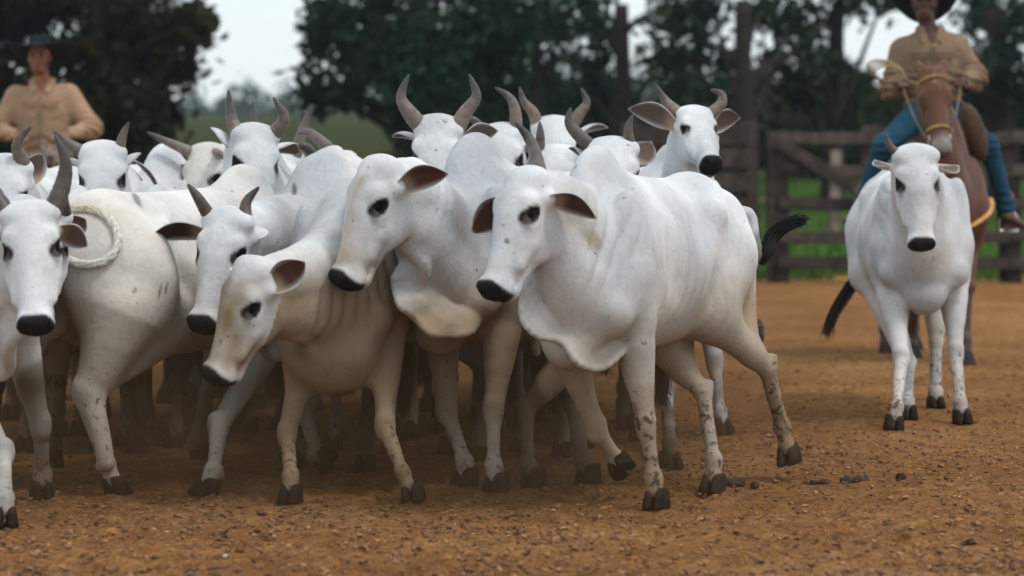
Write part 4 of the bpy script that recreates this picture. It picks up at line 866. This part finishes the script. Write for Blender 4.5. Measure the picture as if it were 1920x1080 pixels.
    for sd in (-1, 1):
        slab('pocket', patch(mx+sd*.085, nz-.205, .052, .058, .005), V3(*shirt)*.97, M_CLOTH, so); slab('pocket_flap', patch(mx+sd*.085, nz-.150, .056, .018, .020, 9, 5, .014), V3(*shirt)*.74, M_CLOTH, so)  # flap colour darkened to stand for its shadow line
        a0 = J['neck']+V3(sd*.060, .03, .052); G = []
        for t_ in np.linspace(0, 1, 9):
            p_ = bez([J['neck']+V3(sd*.078, .03, .055), J['neck']+V3(sd*.080, -.055, .045), J['neck']+V3(sd*.028, -.105, -.045)], 9)[int(round(t_*8))]; o = unit(V3(sd*.7, -.55, -.55)); w_ = .045*(.8+.6*t_*(1-.35*t_)); G.append([p_, p_+o*w_*.5+up*.006, p_+o*w_])
        G = np.array(G); mb = MB(); mb.grid(G, V3(*shirt)*1.02); mb.grid(G[:, ::-1]-up*.005+V3(0, .004, 0), V3(*shirt)*.95); mb.build('collar', M_CLOTH, so)
    # jeans and boots
    f = Field(.01); ax = np.eye(3); f.ell(J['pelvis'], ax, (.185, .15, .13), .06)
    for c in 'lr':
        f.cap(J['hip'+c], J['kn'+c], .102, .072, .06); f.cap(J['kn'+c], J['an'+c]+up*.05, .068, .056, .05); f.cap(J['an'+c]+up*.05, J['an'+c]+up*.01, .062, .066, .02)
    v, q = f.run(); N = vnormals(v, q); fold = np.zeros(len(v))
    for c in 'lr':
        for e in (J['kn'+c], J['an'+c]+up*.06): fold += (1-sstep(.04, .18, np.linalg.norm(v-e, axis=1)))*.006*np.sin(v[:, 2]*2*np.pi/.05+3*wob(v, 8, 3))
    v = v+N*(fold+.003*wob(v, 15, 1))[:, None]; fade = (.5+.5*wob(v, 7, 4))[:, None]
    mesh_obj('jeans', v, [q], M_DENIM, root, V3(*jeans)*(1-.3*fade)+V3(.02, .10, .15)*.3*fade)
    for c in 'lr':
        f = Field(.008); an, to = J['an'+c], J['toe'+c]; fx = unit((to-an)*V3(1, 1, 0)); heel = an-fx*.045-up*.075; tt = an+fx*.19+up*np.clip(to[2]-an[2], -.10, -.05)
        f.cap(an+up*.10, an-up*.02, .056, .050, .03); f.cap(an-up*.035, heel+up*.02, .045, .036, .04); f.cap(an+fx*.02-up*.04, tt+up*.012, .047, .030, .04, up, .8)
        f.cap(heel-up*.012-fx*.005, heel-up*.03-fx*.005, .030, .028, .008)
        v, q = f.run(); mesh_obj('boot', v, [q], M_LEATHER, root, np.tile(V3(.075, .032, .014), (len(v), 1)))
    # hat: crown with a pinch, wide brim curled at the sides
    ti = math.radians(hat_tilt); hu = up*math.cos(ti)-fd*math.sin(ti); hf = fd*math.cos(ti)+up*math.sin(ti); h0 = hc+up*.058-fd*.012
    aa = np.linspace(0, 2*np.pi, 48, endpoint=False); G = []
    def ring(rx, ry, z): return h0+np.outer(np.sin(aa)*rx, lt)+np.outer(np.cos(aa)*ry, hf)+np.outer(np.broadcast_to(z, (48,)), hu)
    for rx, ry, z in ((.088, .106, .0), (.088, .106, .03), (.084, .100, .075), (.074, .090, .105), (.055, .07, .117), (.0, .0, .105)):
        pz = z-.030*np.exp(-(np.sin(aa)/.35)**2)*(z > .09)*(rx > 0); G.append(ring(rx*(1-.12*(np.cos(aa) > .3)*(z > .06)), ry, pz))
    mb = MB(); mb.grid(np.array(G), hat, closed=True); mb.build('hat', M_FELT, root); ho = root.children[-1]
    def brimring(t_, dz): r = .088+(brim-.088)*t_; return ring(r, (r+.018)*1.02, curl*(t_**2)*np.sin(aa)**2-(.05*(np.cos(aa) > 0)+.085*(np.cos(aa) < 0))*t_**1.5*np.cos(aa)**2+dz)
    mb = MB(); ts = np.linspace(0, 1, 7); mb.grid(np.array([brimring(t_, .006) for t_ in ts]+[brimring(1.01, .0)]+[brimring(t_, -.004) for t_ in ts[::-1]]), hat, closed=True); mb.build('brim', M_FELT, root)
    mb = MB(); mb.grid(np.array([ring(.0895, .1075, .008), ring(.0905, .1085, .016), ring(.0895, .1075, .028)]), (.03, .022, .018), closed=True); mb.build('hat_band', M_LEATHER, root)
    return root, J
def rein(h, hands, label):
    mb = MB()
    for sd in (-1, 1):
        a, b = h['bits'][sd], hands[sd]; mb.tube(bez([a, a*.5+b*.5-V3(0, 0, .10), b], 14), .006, 6, (.16, .10, .05))
    mb.tube(bez([hands[-1], (hands[1]+hands[-1])/2-V3(0, .03, .06), hands[1]], 10), .006, 6, (.16, .10, .05))
    o = mb.build('reins', M_LEATHER, None, origin=tuple(hands[1])); tag(o, label, 'reins'); return o
# --- right rider
Yr = 22.0
hR = horse('chestnut horse with a yellow noseband carrying the rider on the right', 1775, 21.25, -8, dict(poll=(1752, 128, 20.75), muz=(1762, 288), n=V3(.05, -1, .25)), seed=1, legs=dict(fl=(1812, 684), fr=(1712, 672)))
jr = dict(pelvis=P(1752, 205, Yr), neck=P(1744, 63, Yr-.02), head=P(1733, 3, Yr-.05), shl=P(1797, 90, Yr), shr=P(1692, 96, Yr), ell=P(1828, 145, Yr-.02), elr=P(1672, 165, Yr-.02), wrl=P(1808, 150, Yr-.24), wrr=P(1687, 158, Yr-.24),
          hipl=P(1778, 210, Yr-.02), hipr=P(1726, 210, Yr-.02), knl=P(1852, 272, Yr-.40), knr=P(1656, 276, Yr-.40), anl=P(1886, 398, Yr-.32), anr=P(1618, 390, Yr-.32), toel=P(1915, 436, Yr-.46), toer=P(1588, 416, Yr-.46))
pR, JR = person('rider in tan shirt, blue jeans and black hat on the chestnut horse', jr, face=8, seed=1, skin=(.095, .038, .024), bulk=.02, shirt=(.215, .142, .088), hat_tilt=26, brim=.25, curl=.045)
saddle(hR, 'brown leather saddle with orange breast strap under the right rider', roll=P(1826, 248, 21.42), stirrups={1: jr['anl']-V3(-.015, .03, .115), -1: jr['anr']-V3(.015, .03, .115)})
fa_ = lambda w, e: w+unit(w-e)*.075-V3(0, 0, .015)
rein(hR, {1: fa_(jr['wrl'], jr['ell']), -1: fa_(jr['wrr'], jr['elr'])}, 'brown reins between the chestnut horse and the hands of its rider')
mb = MB(); c0 = fa_(jr['wrr'], jr['elr'])
for k in range(4):
    aa = np.linspace(0, 2*np.pi, 40); rx, rz = .105+.012*k, .05+.006*k; cx = c0+V3(-.085-.008*k, .02+.012*k, .075+.008*k); th = .30+.08*k
    x_, z_ = np.cos(aa)*rx, np.sin(aa)*rz; mb.tube(cx+np.stack([x_*math.cos(th)+z_*math.sin(th), .01*np.sin(2*aa), -x_*math.sin(th)*.6+z_*math.cos(th)], -1), .0065, 6, (.30, .22, .12))
mb.tube(bez([c0+V3(-.06, 0, .1), c0+V3(.02, -.05, .02), c0+V3(.12, -.02, .02), c0+V3(.16, .05, -.05)], 14), .0065, 6, (.30, .22, .12))
tag(mb.build('lasso', M_ROPE, None, origin=tuple(c0)), 'coiled tan lasso rope held by the right rider', 'lasso')
# --- left rider
Yl = 25.0
hL = horse('dark bay horse under the left rider, almost hidden by the herd', 88, 24.3, 0, dict(poll=(94, 292, 23.5), muz=(92, 425), n=V3(0, -1, .3)), s=.86, coat=(.10, .06, .04), face=(.16, .11, .08), chest=(.08, .05, .035), band=(.12, .07, .04), seed=2, vox=.016)
jl = dict(pelvis=P(86, 312, Yl), neck=P(80, 158, Yl-.02), head=P(74, 108, Yl-.05), shl=P(130, 178, Yl), shr=P(30, 180, Yl), ell=P(172, 240, Yl-.05), elr=P(-4, 244, Yl-.05), wrl=P(128, 252, Yl-.25), wrr=P(32, 254, Yl-.25),
          hipl=P(110, 315, Yl-.02), hipr=P(62, 315, Yl-.02), knl=P(172, 365, Yl-.40), knr=P(4, 365, Yl-.40), anl=P(182, 470, Yl-.3), anr=P(-10, 470, Yl-.3), toel=P(196, 485, Yl-.45), toer=P(-22, 485, Yl-.45))
pL, JL = person('rider in beige shirt with two chest pockets and dark curled hat at left', jl, face=4, seed=2, bulk=.045, shirt=(.36, .23, .138), skin=(.27, .105, .055), hat=(.012, .016, .020), hat_tilt=15, brim=.27, curl=.055)
saddle(hL, 'brown saddle under the left rider behind the herd', stirrups={1: jl['anl']-V3(-.015, .03, .115), -1: jl['anr']-V3(.015, .03, .115)})
rein(hL, {1: fa_(jl['wrl'], jl['ell']), -1: fa_(jl['wrr'], jl['elr'])}, 'dark reins between the dark bay horse and the hands of its rider')
print('riders', time.time()-T0)
# ------------------------------------------------------------------ land behind the corral
def pz(Y): return .042*np.clip(np.asarray(Y)-38, 0, 24)          # the pasture climbs gently to the wood
def pasture():
    m, t, b = new_mat('pasture'); tc = t.nodes.new('ShaderNodeTexCoord'); ob = tc.outputs['Object']
    n = noise(t, .35, 5, .65, ob); c = ramp(t, n.outputs[0], [(.3, (.038, .070, .018)), (.5, (.060, .102, .025)), (.7, (.095, .13, .038))])
    n2 = noise(t, 6, 5, .7, ob); c = mixc(t, 1.0, c, ramp(t, n2.outputs[0], [(.3, .55), (.7, 1.3)]), 'MULTIPLY'); t.links.new(c, b.inputs['Base Color']); b.inputs['Roughness'].default_value = .9
    b.inputs['Specular IOR Level'].default_value = 0; bump(t, b, n2.outputs[0], 1, .15)
    ys = np.concatenate([np.linspace(36.6, 70, 40, endpoint=False), np.linspace(70, 500, 50)]); xs = np.linspace(-1, 1, 61); G = []
    for Y in ys: G.append([(x*(14+Y*.45)+(0 if Y > 38 else .25*math.sin(x*31)), Y+(.25*math.sin(x*40+1)+.2*math.sin(x*93) if Y < 37 else 0), .012+pz(Y)) for x in xs])
    mb = MB(); mb.grid(np.array(G)); o = mb.build('pasture', m, origin=(0, 36.6, 0)); tag(o, 'green pasture beyond the corral fence', None, None, 'structure')
    G = []
    for Y in np.linspace(66, 700, 40):
        row = []
        for x in np.linspace(-220, 160, 70):
            rise = 1.0+sstep(70, 420, Y)*(5.4+1.4*math.sin(x*.021+1)+.7*math.sin(x*.06)); row.append((x, Y, rise+.02))
        G.append(row)
    m2, t, b = new_mat('hill_grass'); tc = t.nodes.new('ShaderNodeTexCoord'); n = noise(t, .06, 5, .65, tc.outputs['Object']); t.links.new(ramp(t, n.outputs[0], [(.3, (.022, .028, .009)), (.6, (.036, .042, .013)), (.75, (.055, .052, .02))]), b.inputs['Base Color']); b.inputs['Roughness'].default_value = 1; b.inputs['Specular IOR Level'].default_value = 0
    mb = MB(); mb.grid(np.array(G)); o = mb.build('hill', m2, origin=(0, 66, 0)); tag(o, 'low green hill in the distance', None, None, 'structure')
pasture()
def leaf_mat(name):
    m, t, b = new_mat(name); a = t.nodes.new('ShaderNodeVertexColor'); a.layer_name = 'Col'; t.links.new(a.outputs[0], b.inputs['Base Color']); b.inputs['Roughness'].default_value = .8; b.inputs['Specular IOR Level'].default_value = .03
    return m
M_LEAF = leaf_mat('leaves'); M_BARK = attr_mat('bark', .95, 10, .55, 1.3, 22, .8, .03, .1); M_WOOD = attr_mat('weathered_wood', .9, 9, .5, 1.35, 40, .6, .006, .1)
def leaves(mb, c, r, n, size, g, tone):
    d = g.normal(size=(n, 3)); d /= np.linalg.norm(d, axis=1)[:, None]; rad = g.uniform(0, 1, n)**.42*(1+.22*wob(d*2.2+np.asarray(c)*.7, 2.2, 4))
    p = np.asarray(c)+d*rad[:, None]*np.asarray(r)
    # twigs: pull the points towards a few cluster centres so gaps open between clumps
    k = max(5, n//55); ci = g.integers(0, n, k); cc = p[ci]; j = g.integers(0, k, n); p = np.where((g.uniform(size=n) < .72)[:, None], cc[j]+(g.normal(size=(n, 3))*size*1.35), p)
    u = g.normal(size=(n, 3)); u /= np.linalg.norm(u, axis=1)[:, None]; w = np.cross(u, g.normal(size=(n, 3))); w /= np.linalg.norm(w, axis=1)[:, None]
    s = size*g.uniform(.6, 1.3, n)[:, None]; V = np.stack([p-u*s, p-w*s*.42, p+u*s, p+w*s*.42], 1).reshape(-1, 3)
    cl = np.array(tone)[None]*g.uniform(.55, 1.5, (n, 1))*np.array([1, 1, 1])+g.uniform(-.002, .002, (n, 3)); cl = np.clip(cl, .002, 1)
    mb.add(V, [np.arange(4*n).reshape(n, 4)], np.repeat(cl, 4, 0))
def tree(label, px, Y, trunk_r, top, blobs, limbs=(), tone=(.030, .052, .018), leaf=.115, dens=1.0, seed=0, bark=(.030, .024, .020), name='tree', lean=0, group='trees behind the corral'):
    g = np.random.default_rng(300+seed); base = V3((px-960)*Y/FPX, Y, pz(Y)); root = empty(name, base); tag(root, label, 'tree', group)
    tp = P(*top, Y); mb = MB(); mid = base*.5+tp*.5+V3(lean, 0, 0); p = spline([base-V3(0, 0, .1), base*.75+tp*.25+V3(lean*.6, 0, 0), mid, tp], 22); z = np.linspace(0, 1, 22)
    mb.tube(p, trunk_r*(1-.45*z)*(1+.5*np.exp(-z*14)), 14, bark)
    for i, bl in enumerate(blobs):
        c = P(bl[0], bl[1], Y+(bl[3] if len(bl) > 3 else g.uniform(-1, 1))); k = int(np.clip(9+g.integers(0, 12), 0, 21)); mb.tube(bez([p[k], (p[k]+c)/2+V3(0, 0, .25), c], 9), np.linspace(trunk_r*.34, trunk_r*.07, 9), 8, bark)
    mb.build('trunk', M_BARK, root); mb = MB()
    for bl in blobs:
        yy = Y+(bl[3] if len(bl) > 3 else g.uniform(-1.2, 1.2)); r = bl[2]*Y/FPX; c = P(bl[0], bl[1], yy); n = int(dens*380*max(r, .35)**2/(leaf/.16)**2)+40
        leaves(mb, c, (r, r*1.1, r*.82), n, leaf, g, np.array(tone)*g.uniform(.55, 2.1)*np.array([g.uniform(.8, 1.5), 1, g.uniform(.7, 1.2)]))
    mb.build('crown', M_LEAF, root, smooth=False); return root
def bush(label, px, Y, w, top, seed, tone=(.026, .046, .018), dens=1.0, leaf=.13):
    g = np.random.default_rng(600+seed); base = V3((px-960)*Y/FPX, Y, pz(Y)); root = empty('bush', base); tag(root, label, 'bush', 'bushes behind the corral'); h = CAMZ-(top-HOR)*Y/FPX-base[2]; R_ = w*Y/FPX
    mb = MB()
    for i in range(6):
        e = base+V3(g.uniform(-.6, .6)*R_, g.uniform(-.4, .4), h*g.uniform(.5, .85)); mb.tube(bez([base+V3(g.uniform(-.2, .2), 0, -.05), base*.5+e*.5+V3(0, 0, .2), e], 7), np.linspace(.05, .012, 7), 6, (.05, .038, .028))
    mb.build('stem', M_BARK, root); mb = MB()
    for i in range(7):
        r = R_*g.uniform(.42, .62); c = base+V3(g.uniform(-.62, .62)*R_, g.uniform(-.5, .5), g.uniform(.25, .78)*h); leaves(mb, c, (r, r*.9, min(r, h*.36)), int(dens*330*r*h*.55/(leaf/.17)**2)+60, leaf, g, np.array(tone)*g.uniform(.5, 2.2)*np.array([g.uniform(.9, 1.7), 1, g.uniform(.6, 1.1)]))
    mb.build('foliage', M_LEAF, root, smooth=False)
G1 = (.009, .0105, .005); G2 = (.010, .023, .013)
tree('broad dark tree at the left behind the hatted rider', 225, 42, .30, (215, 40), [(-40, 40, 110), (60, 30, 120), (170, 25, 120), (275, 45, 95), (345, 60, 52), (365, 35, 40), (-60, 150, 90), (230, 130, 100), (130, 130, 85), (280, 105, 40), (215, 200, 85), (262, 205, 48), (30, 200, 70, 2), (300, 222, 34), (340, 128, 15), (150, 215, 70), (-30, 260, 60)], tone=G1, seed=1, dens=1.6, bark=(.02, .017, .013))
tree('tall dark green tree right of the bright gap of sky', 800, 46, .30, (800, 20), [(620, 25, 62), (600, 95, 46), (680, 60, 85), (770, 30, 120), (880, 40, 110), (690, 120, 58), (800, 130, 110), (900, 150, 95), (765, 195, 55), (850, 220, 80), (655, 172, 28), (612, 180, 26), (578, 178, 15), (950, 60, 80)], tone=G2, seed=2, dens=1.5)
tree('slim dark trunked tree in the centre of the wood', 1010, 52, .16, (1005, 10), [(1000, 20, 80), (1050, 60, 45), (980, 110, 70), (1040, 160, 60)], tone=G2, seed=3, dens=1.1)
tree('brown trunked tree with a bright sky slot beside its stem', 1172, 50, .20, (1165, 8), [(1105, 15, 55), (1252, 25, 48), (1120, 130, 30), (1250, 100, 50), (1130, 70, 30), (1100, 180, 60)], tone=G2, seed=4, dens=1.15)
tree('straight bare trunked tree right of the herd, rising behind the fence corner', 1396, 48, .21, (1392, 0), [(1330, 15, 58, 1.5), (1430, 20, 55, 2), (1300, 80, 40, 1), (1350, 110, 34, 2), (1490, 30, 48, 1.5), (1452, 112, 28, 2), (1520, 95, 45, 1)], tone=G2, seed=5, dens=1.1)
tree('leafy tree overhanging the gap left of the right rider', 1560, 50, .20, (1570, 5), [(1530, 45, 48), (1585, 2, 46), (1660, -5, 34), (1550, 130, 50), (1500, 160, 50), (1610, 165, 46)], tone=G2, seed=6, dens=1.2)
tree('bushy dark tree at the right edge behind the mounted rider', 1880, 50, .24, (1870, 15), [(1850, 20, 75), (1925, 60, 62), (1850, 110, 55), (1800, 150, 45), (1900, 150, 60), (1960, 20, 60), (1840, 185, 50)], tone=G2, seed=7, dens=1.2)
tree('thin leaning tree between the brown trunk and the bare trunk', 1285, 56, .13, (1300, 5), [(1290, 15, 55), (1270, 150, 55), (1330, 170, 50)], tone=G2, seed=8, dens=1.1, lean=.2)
tp_ = ['dark low bush behind the tall green tree', 'wide dark bush beyond the lyre horned cow', 'dark bush in the shade behind the central trunks', 'deep green bush behind the brown trunk', 'dark bush between the two bare trunks', 'dark thicket bush right of the bare trunk', 'low green bush behind the fence brace', 'dark bush behind the right rider\'s arm', 'dark bush right of the right rider', 'green bush at the far right behind the fence', 'brownish bush below the left tree', 'olive bush at the left edge behind the rider']
for i, (px, Y, w, top) in enumerate([(815, 62, 85, 205), (905, 64, 110, 170), (1030, 63, 120, 150), (1150, 66, 110, 150), (1280, 62, 110, 145), (1420, 64, 120, 140), (1540, 60, 110, 165), (1660, 66, 120, 150), (1800, 63, 120, 150), (1930, 60, 110, 175), (235, 58, 100, 205), (20, 60, 110, 190)]):
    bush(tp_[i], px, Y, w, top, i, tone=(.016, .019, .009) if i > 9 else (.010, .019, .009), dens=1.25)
g = np.random.default_rng(5); mb = MB()
for x in np.linspace(-180, 140, 150):
    Y = 400+g.uniform(-12, 25); h = g.uniform(3, 6.5); base = 6.0+1.4*math.sin(x*.021+1)+.7*math.sin(x*.06)
    leaves(mb, (x, Y, base+h*.25), (h*.9, 2, h*.42), 130, .75, g, (.03, .060, .036))
tag(mb.build('distant_wood', M_LEAF, None, smooth=False, origin=(0, 400, 6)), 'line of hazy trees along the distant hill', None, None, 'stuff')
# ------------------------------------------------------------------ fence
def boardtone(g): return V3(.038, .029, .023)*g.uniform(.7, 1.25)
def fence(label, xs, Y, rails, h, board=.15, brace=None, tone=1.0, post=.11, dY=0.0):
    g = np.random.default_rng(int(xs[0])); X = [(x-960)*Y/FPX for x in xs]; root = empty('wooden_fence', (X[0], Y, 0)); tag(root, label, 'fence')
    for i, x in enumerate(X):
        mb = MB(); a = g.uniform(-.02, .02); hh = h*g.uniform(.98, 1.04); mb.box((x, Y+dY*i, hh/2-.05), [(math.cos(a), 0, -math.sin(a)), (0, 1, 0), (math.sin(a), 0, math.cos(a))], (post, post*.8, hh/2+.05), boardtone(g)*tone, .012); mb.build('post', M_WOOD, root)
    for z in rails:
        for i in range(len(X)-1):
            mb = MB(); x0, x1 = X[i]+.0, X[i+1]-.004; dz = g.uniform(-.02, .02); ang = (dz)/(x1-x0); mb.box(((x0+x1)/2, Y-post*.8-.027+dY*(i+.5), z+g.uniform(-.015, .015)), [(1, 0, ang), (0, 1, 0), (-ang, 0, 1)], ((x1-x0)/2, .024, board/2*g.uniform(.9, 1.1)), boardtone(g)*tone, .006); mb.build('rail', M_WOOD, root)
    if brace:
        a, b = P(brace[0], brace[1], Y), P(brace[2], brace[3], Y); d = unit(b-a); n_ = V3(-d[2], 0, d[0]); mb = MB(); mb.box((a+b)/2+V3(0, -post*.8-.085, 0), [d, (0, 1, 0), n_], (np.linalg.norm(b-a)/2, .028, .07), boardtone(g)*1.2*tone, .006); mb.build('brace', M_WOOD, root)
    return root
fence('dark brown board fence right of the herd with a slanting brace', [1458, 1632, 1892, 2140], 34.5, (.21, .50, .84, 1.20, 1.56), 1.66, .135, (1440, 258, 1622, 366), 1.25, .115)
fence('dark boarded corral gate behind the rear of the front right cow', [1180, 1300, 1404], 35.0, (.25, .52, .79, 1.06, 1.33, 1.58), 1.68, .22, None, 1.15, .10)
fence('pale grey posts with thin rails farther back in the pasture', [1400, 1565, 1730, 1900], 44.0, (.75, 1.15), 1.45, .02, None, 4.0, .075)
# ------------------------------------------------------------------ things lying on the ground
M_DUNG = attr_mat('dung', .9, 40, .5, 1.4, 60, .8, .01, .2); M_STONE = attr_mat('grit', .9, 40, .8, 1.2)
def lump(mb, c, r, g, tone, sub=3):
    th = np.linspace(0, np.pi, 9); ph = np.linspace(0, 2*np.pi, 16, endpoint=False); D = np.array([[(math.sin(t)*math.cos(p), math.sin(t)*math.sin(p), math.cos(t)) for p in ph] for t in th])
    n_ = wob(D.reshape(-1, 3)*1.0+g.uniform(-9, 9, 3), 3.2, int(g.integers(0, 9))).reshape(9, 16, 1); mb.grid(np.asarray(c)+D*np.asarray(r)*(1+.28*n_), tone, closed=True)
g = np.random.default_rng(11)
dl = ['flattened dark dung pat beside a hind hoof of the front right cow', 'dark dung crumbs right of the lifted hoof', 'long dark dung clod lying on open dirt', 'small dark clod right of the long dung clod', 'dark clod alone near the lower right corner', 'small dark clod low in the middle of the foreground', 'dark clod at the bottom edge under the herd', 'flat dark dung at the lower left edge', 'tiny dark clod in front of the lone cow']
for lb, (px, py, w, h, n) in zip(dl, [(1385, 912, .085, .030, 9), (1535, 908, .06, .020, 7), (1610, 902, .06, .026, 7), (1700, 898, .035, .028, 2), (1820, 1021, .028, .024, 1), (926, 1063, .030, .014, 2), (372, 1072, .09, .010, 8), (95, 1076, .07, .010, 7), (1500, 768, .03, .02, 2)]):
    c = PG(px, py); mb = MB()
    for i in range(n): lump(mb, c+V3(g.uniform(-1, 1)*w*.95, g.uniform(-.5, .5)*w, h*.15), (w*g.uniform(.2, .55) if n > 1 else w, w*g.uniform(.3, .5), h*g.uniform(.5, 1)), g, V3(.040, .026, .016)*g.uniform(.6, 1.6))
    tag(mb.build('dung_clod', M_DUNG, None, origin=tuple(c)), lb, 'clod', 'dark clods scattered on the dirt')
mb = MB(); n = 34000
tri = np.array([(1, 0, 0), (-1, 0, 0), (0, 1, 0), (0, -1, 0), (0, 0, 1), (0, 0, -.5)], float); fc = np.array([(4, 0, 2), (4, 2, 1), (4, 1, 3), (4, 3, 0), (5, 2, 0), (5, 1, 2), (5, 3, 1), (5, 0, 3)])
py = 640+(1100-640)*g.uniform(0, 1, n)**.75; px = g.uniform(-60, 1990, n); Yv = FPX*CAMZ/(py-HOR); Xv = (px-960)*Yv/FPX
clump = wob(np.stack([Xv, Yv, Xv*0], -1), 2.6, 4); keep = g.uniform(-1.1, .8, n) < clump; Xv, Yv = Xv[keep], Yv[keep]; n = len(Xv)
sz = .0035+.016*g.uniform(0, 1, n)**4; R3 = g.normal(size=(n, 3, 3)); Q3 = np.linalg.qr(R3)[0]; sh = g.uniform(.5, 1.3, (n, 1, 3))
V = (tri[None]*sh)@Q3*sz[:, None, None]; V[:, :, 2] *= .6; V += np.stack([Xv, Yv, sz*.3+.005], -1)[:, None]
pal = np.array([(.27, .138, .058), (.32, .18, .085), (.13, .065, .03), (.20, .10, .045), (.52, .42, .30)]); cl = pal[g.choice(5, n, p=[.36, .03, .38, .2285, .0015])]*g.uniform(.75, 1.2, (n, 1))
mb.add(V.reshape(-1, 3), [(fc[None]+6*np.arange(n)[:, None, None]).reshape(-1, 3)], np.repeat(cl, 6, 0))
tag(mb.build('loose_grit', M_STONE, None, smooth=False, origin=(0, 12, 0)), 'loose clods and grit strewn over the dirt', None, None, 'stuff')
# grass tufts at the foot of the fence and in the near pasture
mb = MB(); n = 9000; Yv = 35.2+g.uniform(0, 1, n)**1.6*22; px = g.uniform(1200, 2000, n); ok = (Yv > 36.4) | (wob(np.stack([px*.02, Yv, px*0], -1), 1.3, 2) > .35); Yv, px = Yv[ok], px[ok]; n = len(Yv)
b0 = np.stack([(px-960)*Yv/FPX, Yv, pz(Yv)], -1); hgt = g.uniform(.05, .20, n); tip = b0+np.stack([g.normal(size=n)*.05, g.normal(size=n)*.05, hgt], -1); w = np.stack([np.full(n, .013), np.zeros(n), np.zeros(n)], -1)
mb.add(np.stack([b0-w, b0+w, tip], 1).reshape(-1, 3), [np.arange(3*n).reshape(n, 3)], np.repeat(np.array([(.07, .14, .025)])*g.uniform(.6, 1.4, (n, 1)), 3, 0))
tag(mb.build('pasture_grass', M_LEAF, None, smooth=False, origin=(8, 38, 0)), 'short green grass growing beyond the fence', None, None, 'stuff')
# ------------------------------------------------------------------ rope hoop on the hip of the rump-on cow
gc = [o for o in bpy.data.objects if o.name.startswith('body') and o.parent and 'rope hoop' in o.parent.get('label', '')][0]
off = parent_origin(gc); bv = BVHTree.FromPolygons([tuple(np.array(v_.co)+off) for v_ in gc.data.vertices], [tuple(p_.vertices) for p_ in gc.data.polygons])
pts = []; last = None
for t_ in np.linspace(0, 2*np.pi, 64, endpoint=False):
    q_ = P(160+62*math.cos(t_)+6*math.sin(t_), 443+53*math.sin(t_), 1.0); dv = unit(q_-V3(0, 0, CAMZ)); hit = bv.ray_cast(Vector((0, 0, CAMZ)), Vector(dv), 30)
    y_ = hit[0][1] if hit[0] else (last or 13.2); y_ = min(y_, 13.35); last = y_; pts.append(V3(0, 0, CAMZ)+dv*(y_/dv[1])-V3(0, .014, 0))
pts = np.array(pts); 
for _ in range(4): pts[:, 1] = np.minimum(pts[:, 1], (np.roll(pts[:, 1], 1)+np.roll(pts[:, 1], -1))/2)
pts = np.vstack([pts, pts[:3]]); mb = MB(); tt = np.arange(len(pts))
for ph in (0, 2.1, 4.2):
    o = np.stack([np.cos(tt*.45+ph)*.006, -.003+0*tt, np.sin(tt*.45+ph)*.006], -1); sp_ = spline(pts+o, 260); top_ = sstep(0, .18, sp_[:, 2]-sp_[:, 2].mean())[:, None]; mb.tube(sp_, .0135, 8, V3(.66, .63, .57)*(1-top_)+V3(.50, .41, .24)*top_, cap=False)
tag(mb.build('rope_hoop', M_ROPE, None, origin=tuple(pts[0])), 'pale stiff rope hoop resting against the hip of the rump-on cow', 'rope')
print('all', time.time()-T0)
# ------------------------------------------------------------------ dust kicked up around the legs
def dust():
    m = bpy.data.materials.new('dust'); m.use_nodes = True; t = m.node_tree; t.nodes.clear(); o = t.nodes.new('ShaderNodeOutputMaterial'); v = t.nodes.new('ShaderNodeVolumePrincipled')
    v.inputs['Color'].default_value = (.26, .155, .075, 1); v.inputs['Anisotropy'].default_value = .2
    tc = t.nodes.new('ShaderNodeTexCoord'); n = noise(t, 1.6, 3, .6, tc.outputs['Object']); sx = t.nodes.new('ShaderNodeSeparateXYZ'); t.links.new(tc.outputs['Generated'], sx.inputs[0])
    d = ramp(t, n.outputs[0], [(.36, .12), (.68, 1.0)])
    for a, st in ((0, [(0, 0.0), (.14, 1.0), (.7, 1.0), (1, 0.0)]), (1, [(0, 0.0), (.2, 1.0), (.8, 1.0), (1, 0.0)]), (2, [(0, 1.0), (.35, .75), (1, 0.0)])): d = mul(t, d, ramp(t, sx.outputs[a], st))
    t.links.new(mul(t, d, DUST), v.inputs['Density']); t.links.new(v.outputs[0], o.inputs['Volume'])
    mb = MB(); mb.box((-.75, 14.6, .42), np.eye(3), (2.35, 3.4, .43), bev=.02); ob = mb.build('dust_cloud', m, None, origin=(-.75, 14.6, .42)); tag(ob, 'brown dust drifting low between the legs of the herd', None, None, 'stuff')
DUST = .68
dust()

def haze():
    m = bpy.data.materials.new('haze'); m.use_nodes = True; t = m.node_tree; t.nodes.clear(); o = t.nodes.new('ShaderNodeOutputMaterial'); v = t.nodes.new('ShaderNodeVolumePrincipled')
    v.inputs['Color'].default_value = (.80, .92, .93, 1); v.inputs['Density'].default_value = .0003; t.links.new(v.outputs[0], o.inputs['Volume'])
    v8 = [(x, y, z) for x in (-330, 330) for y in (-6, 760) for z in (-1.5, 40)]; f = [(0, 1, 3, 2), (4, 6, 7, 5), (0, 4, 5, 1), (2, 3, 7, 6), (0, 2, 6, 4), (1, 5, 7, 3)]
    tag(mesh_obj('haze', np.array(v8, float), [f], m, None, None, origin=(0, 0, 0), smooth=False), 'thin pale haze over the whole land', None, None, 'stuff')
haze()
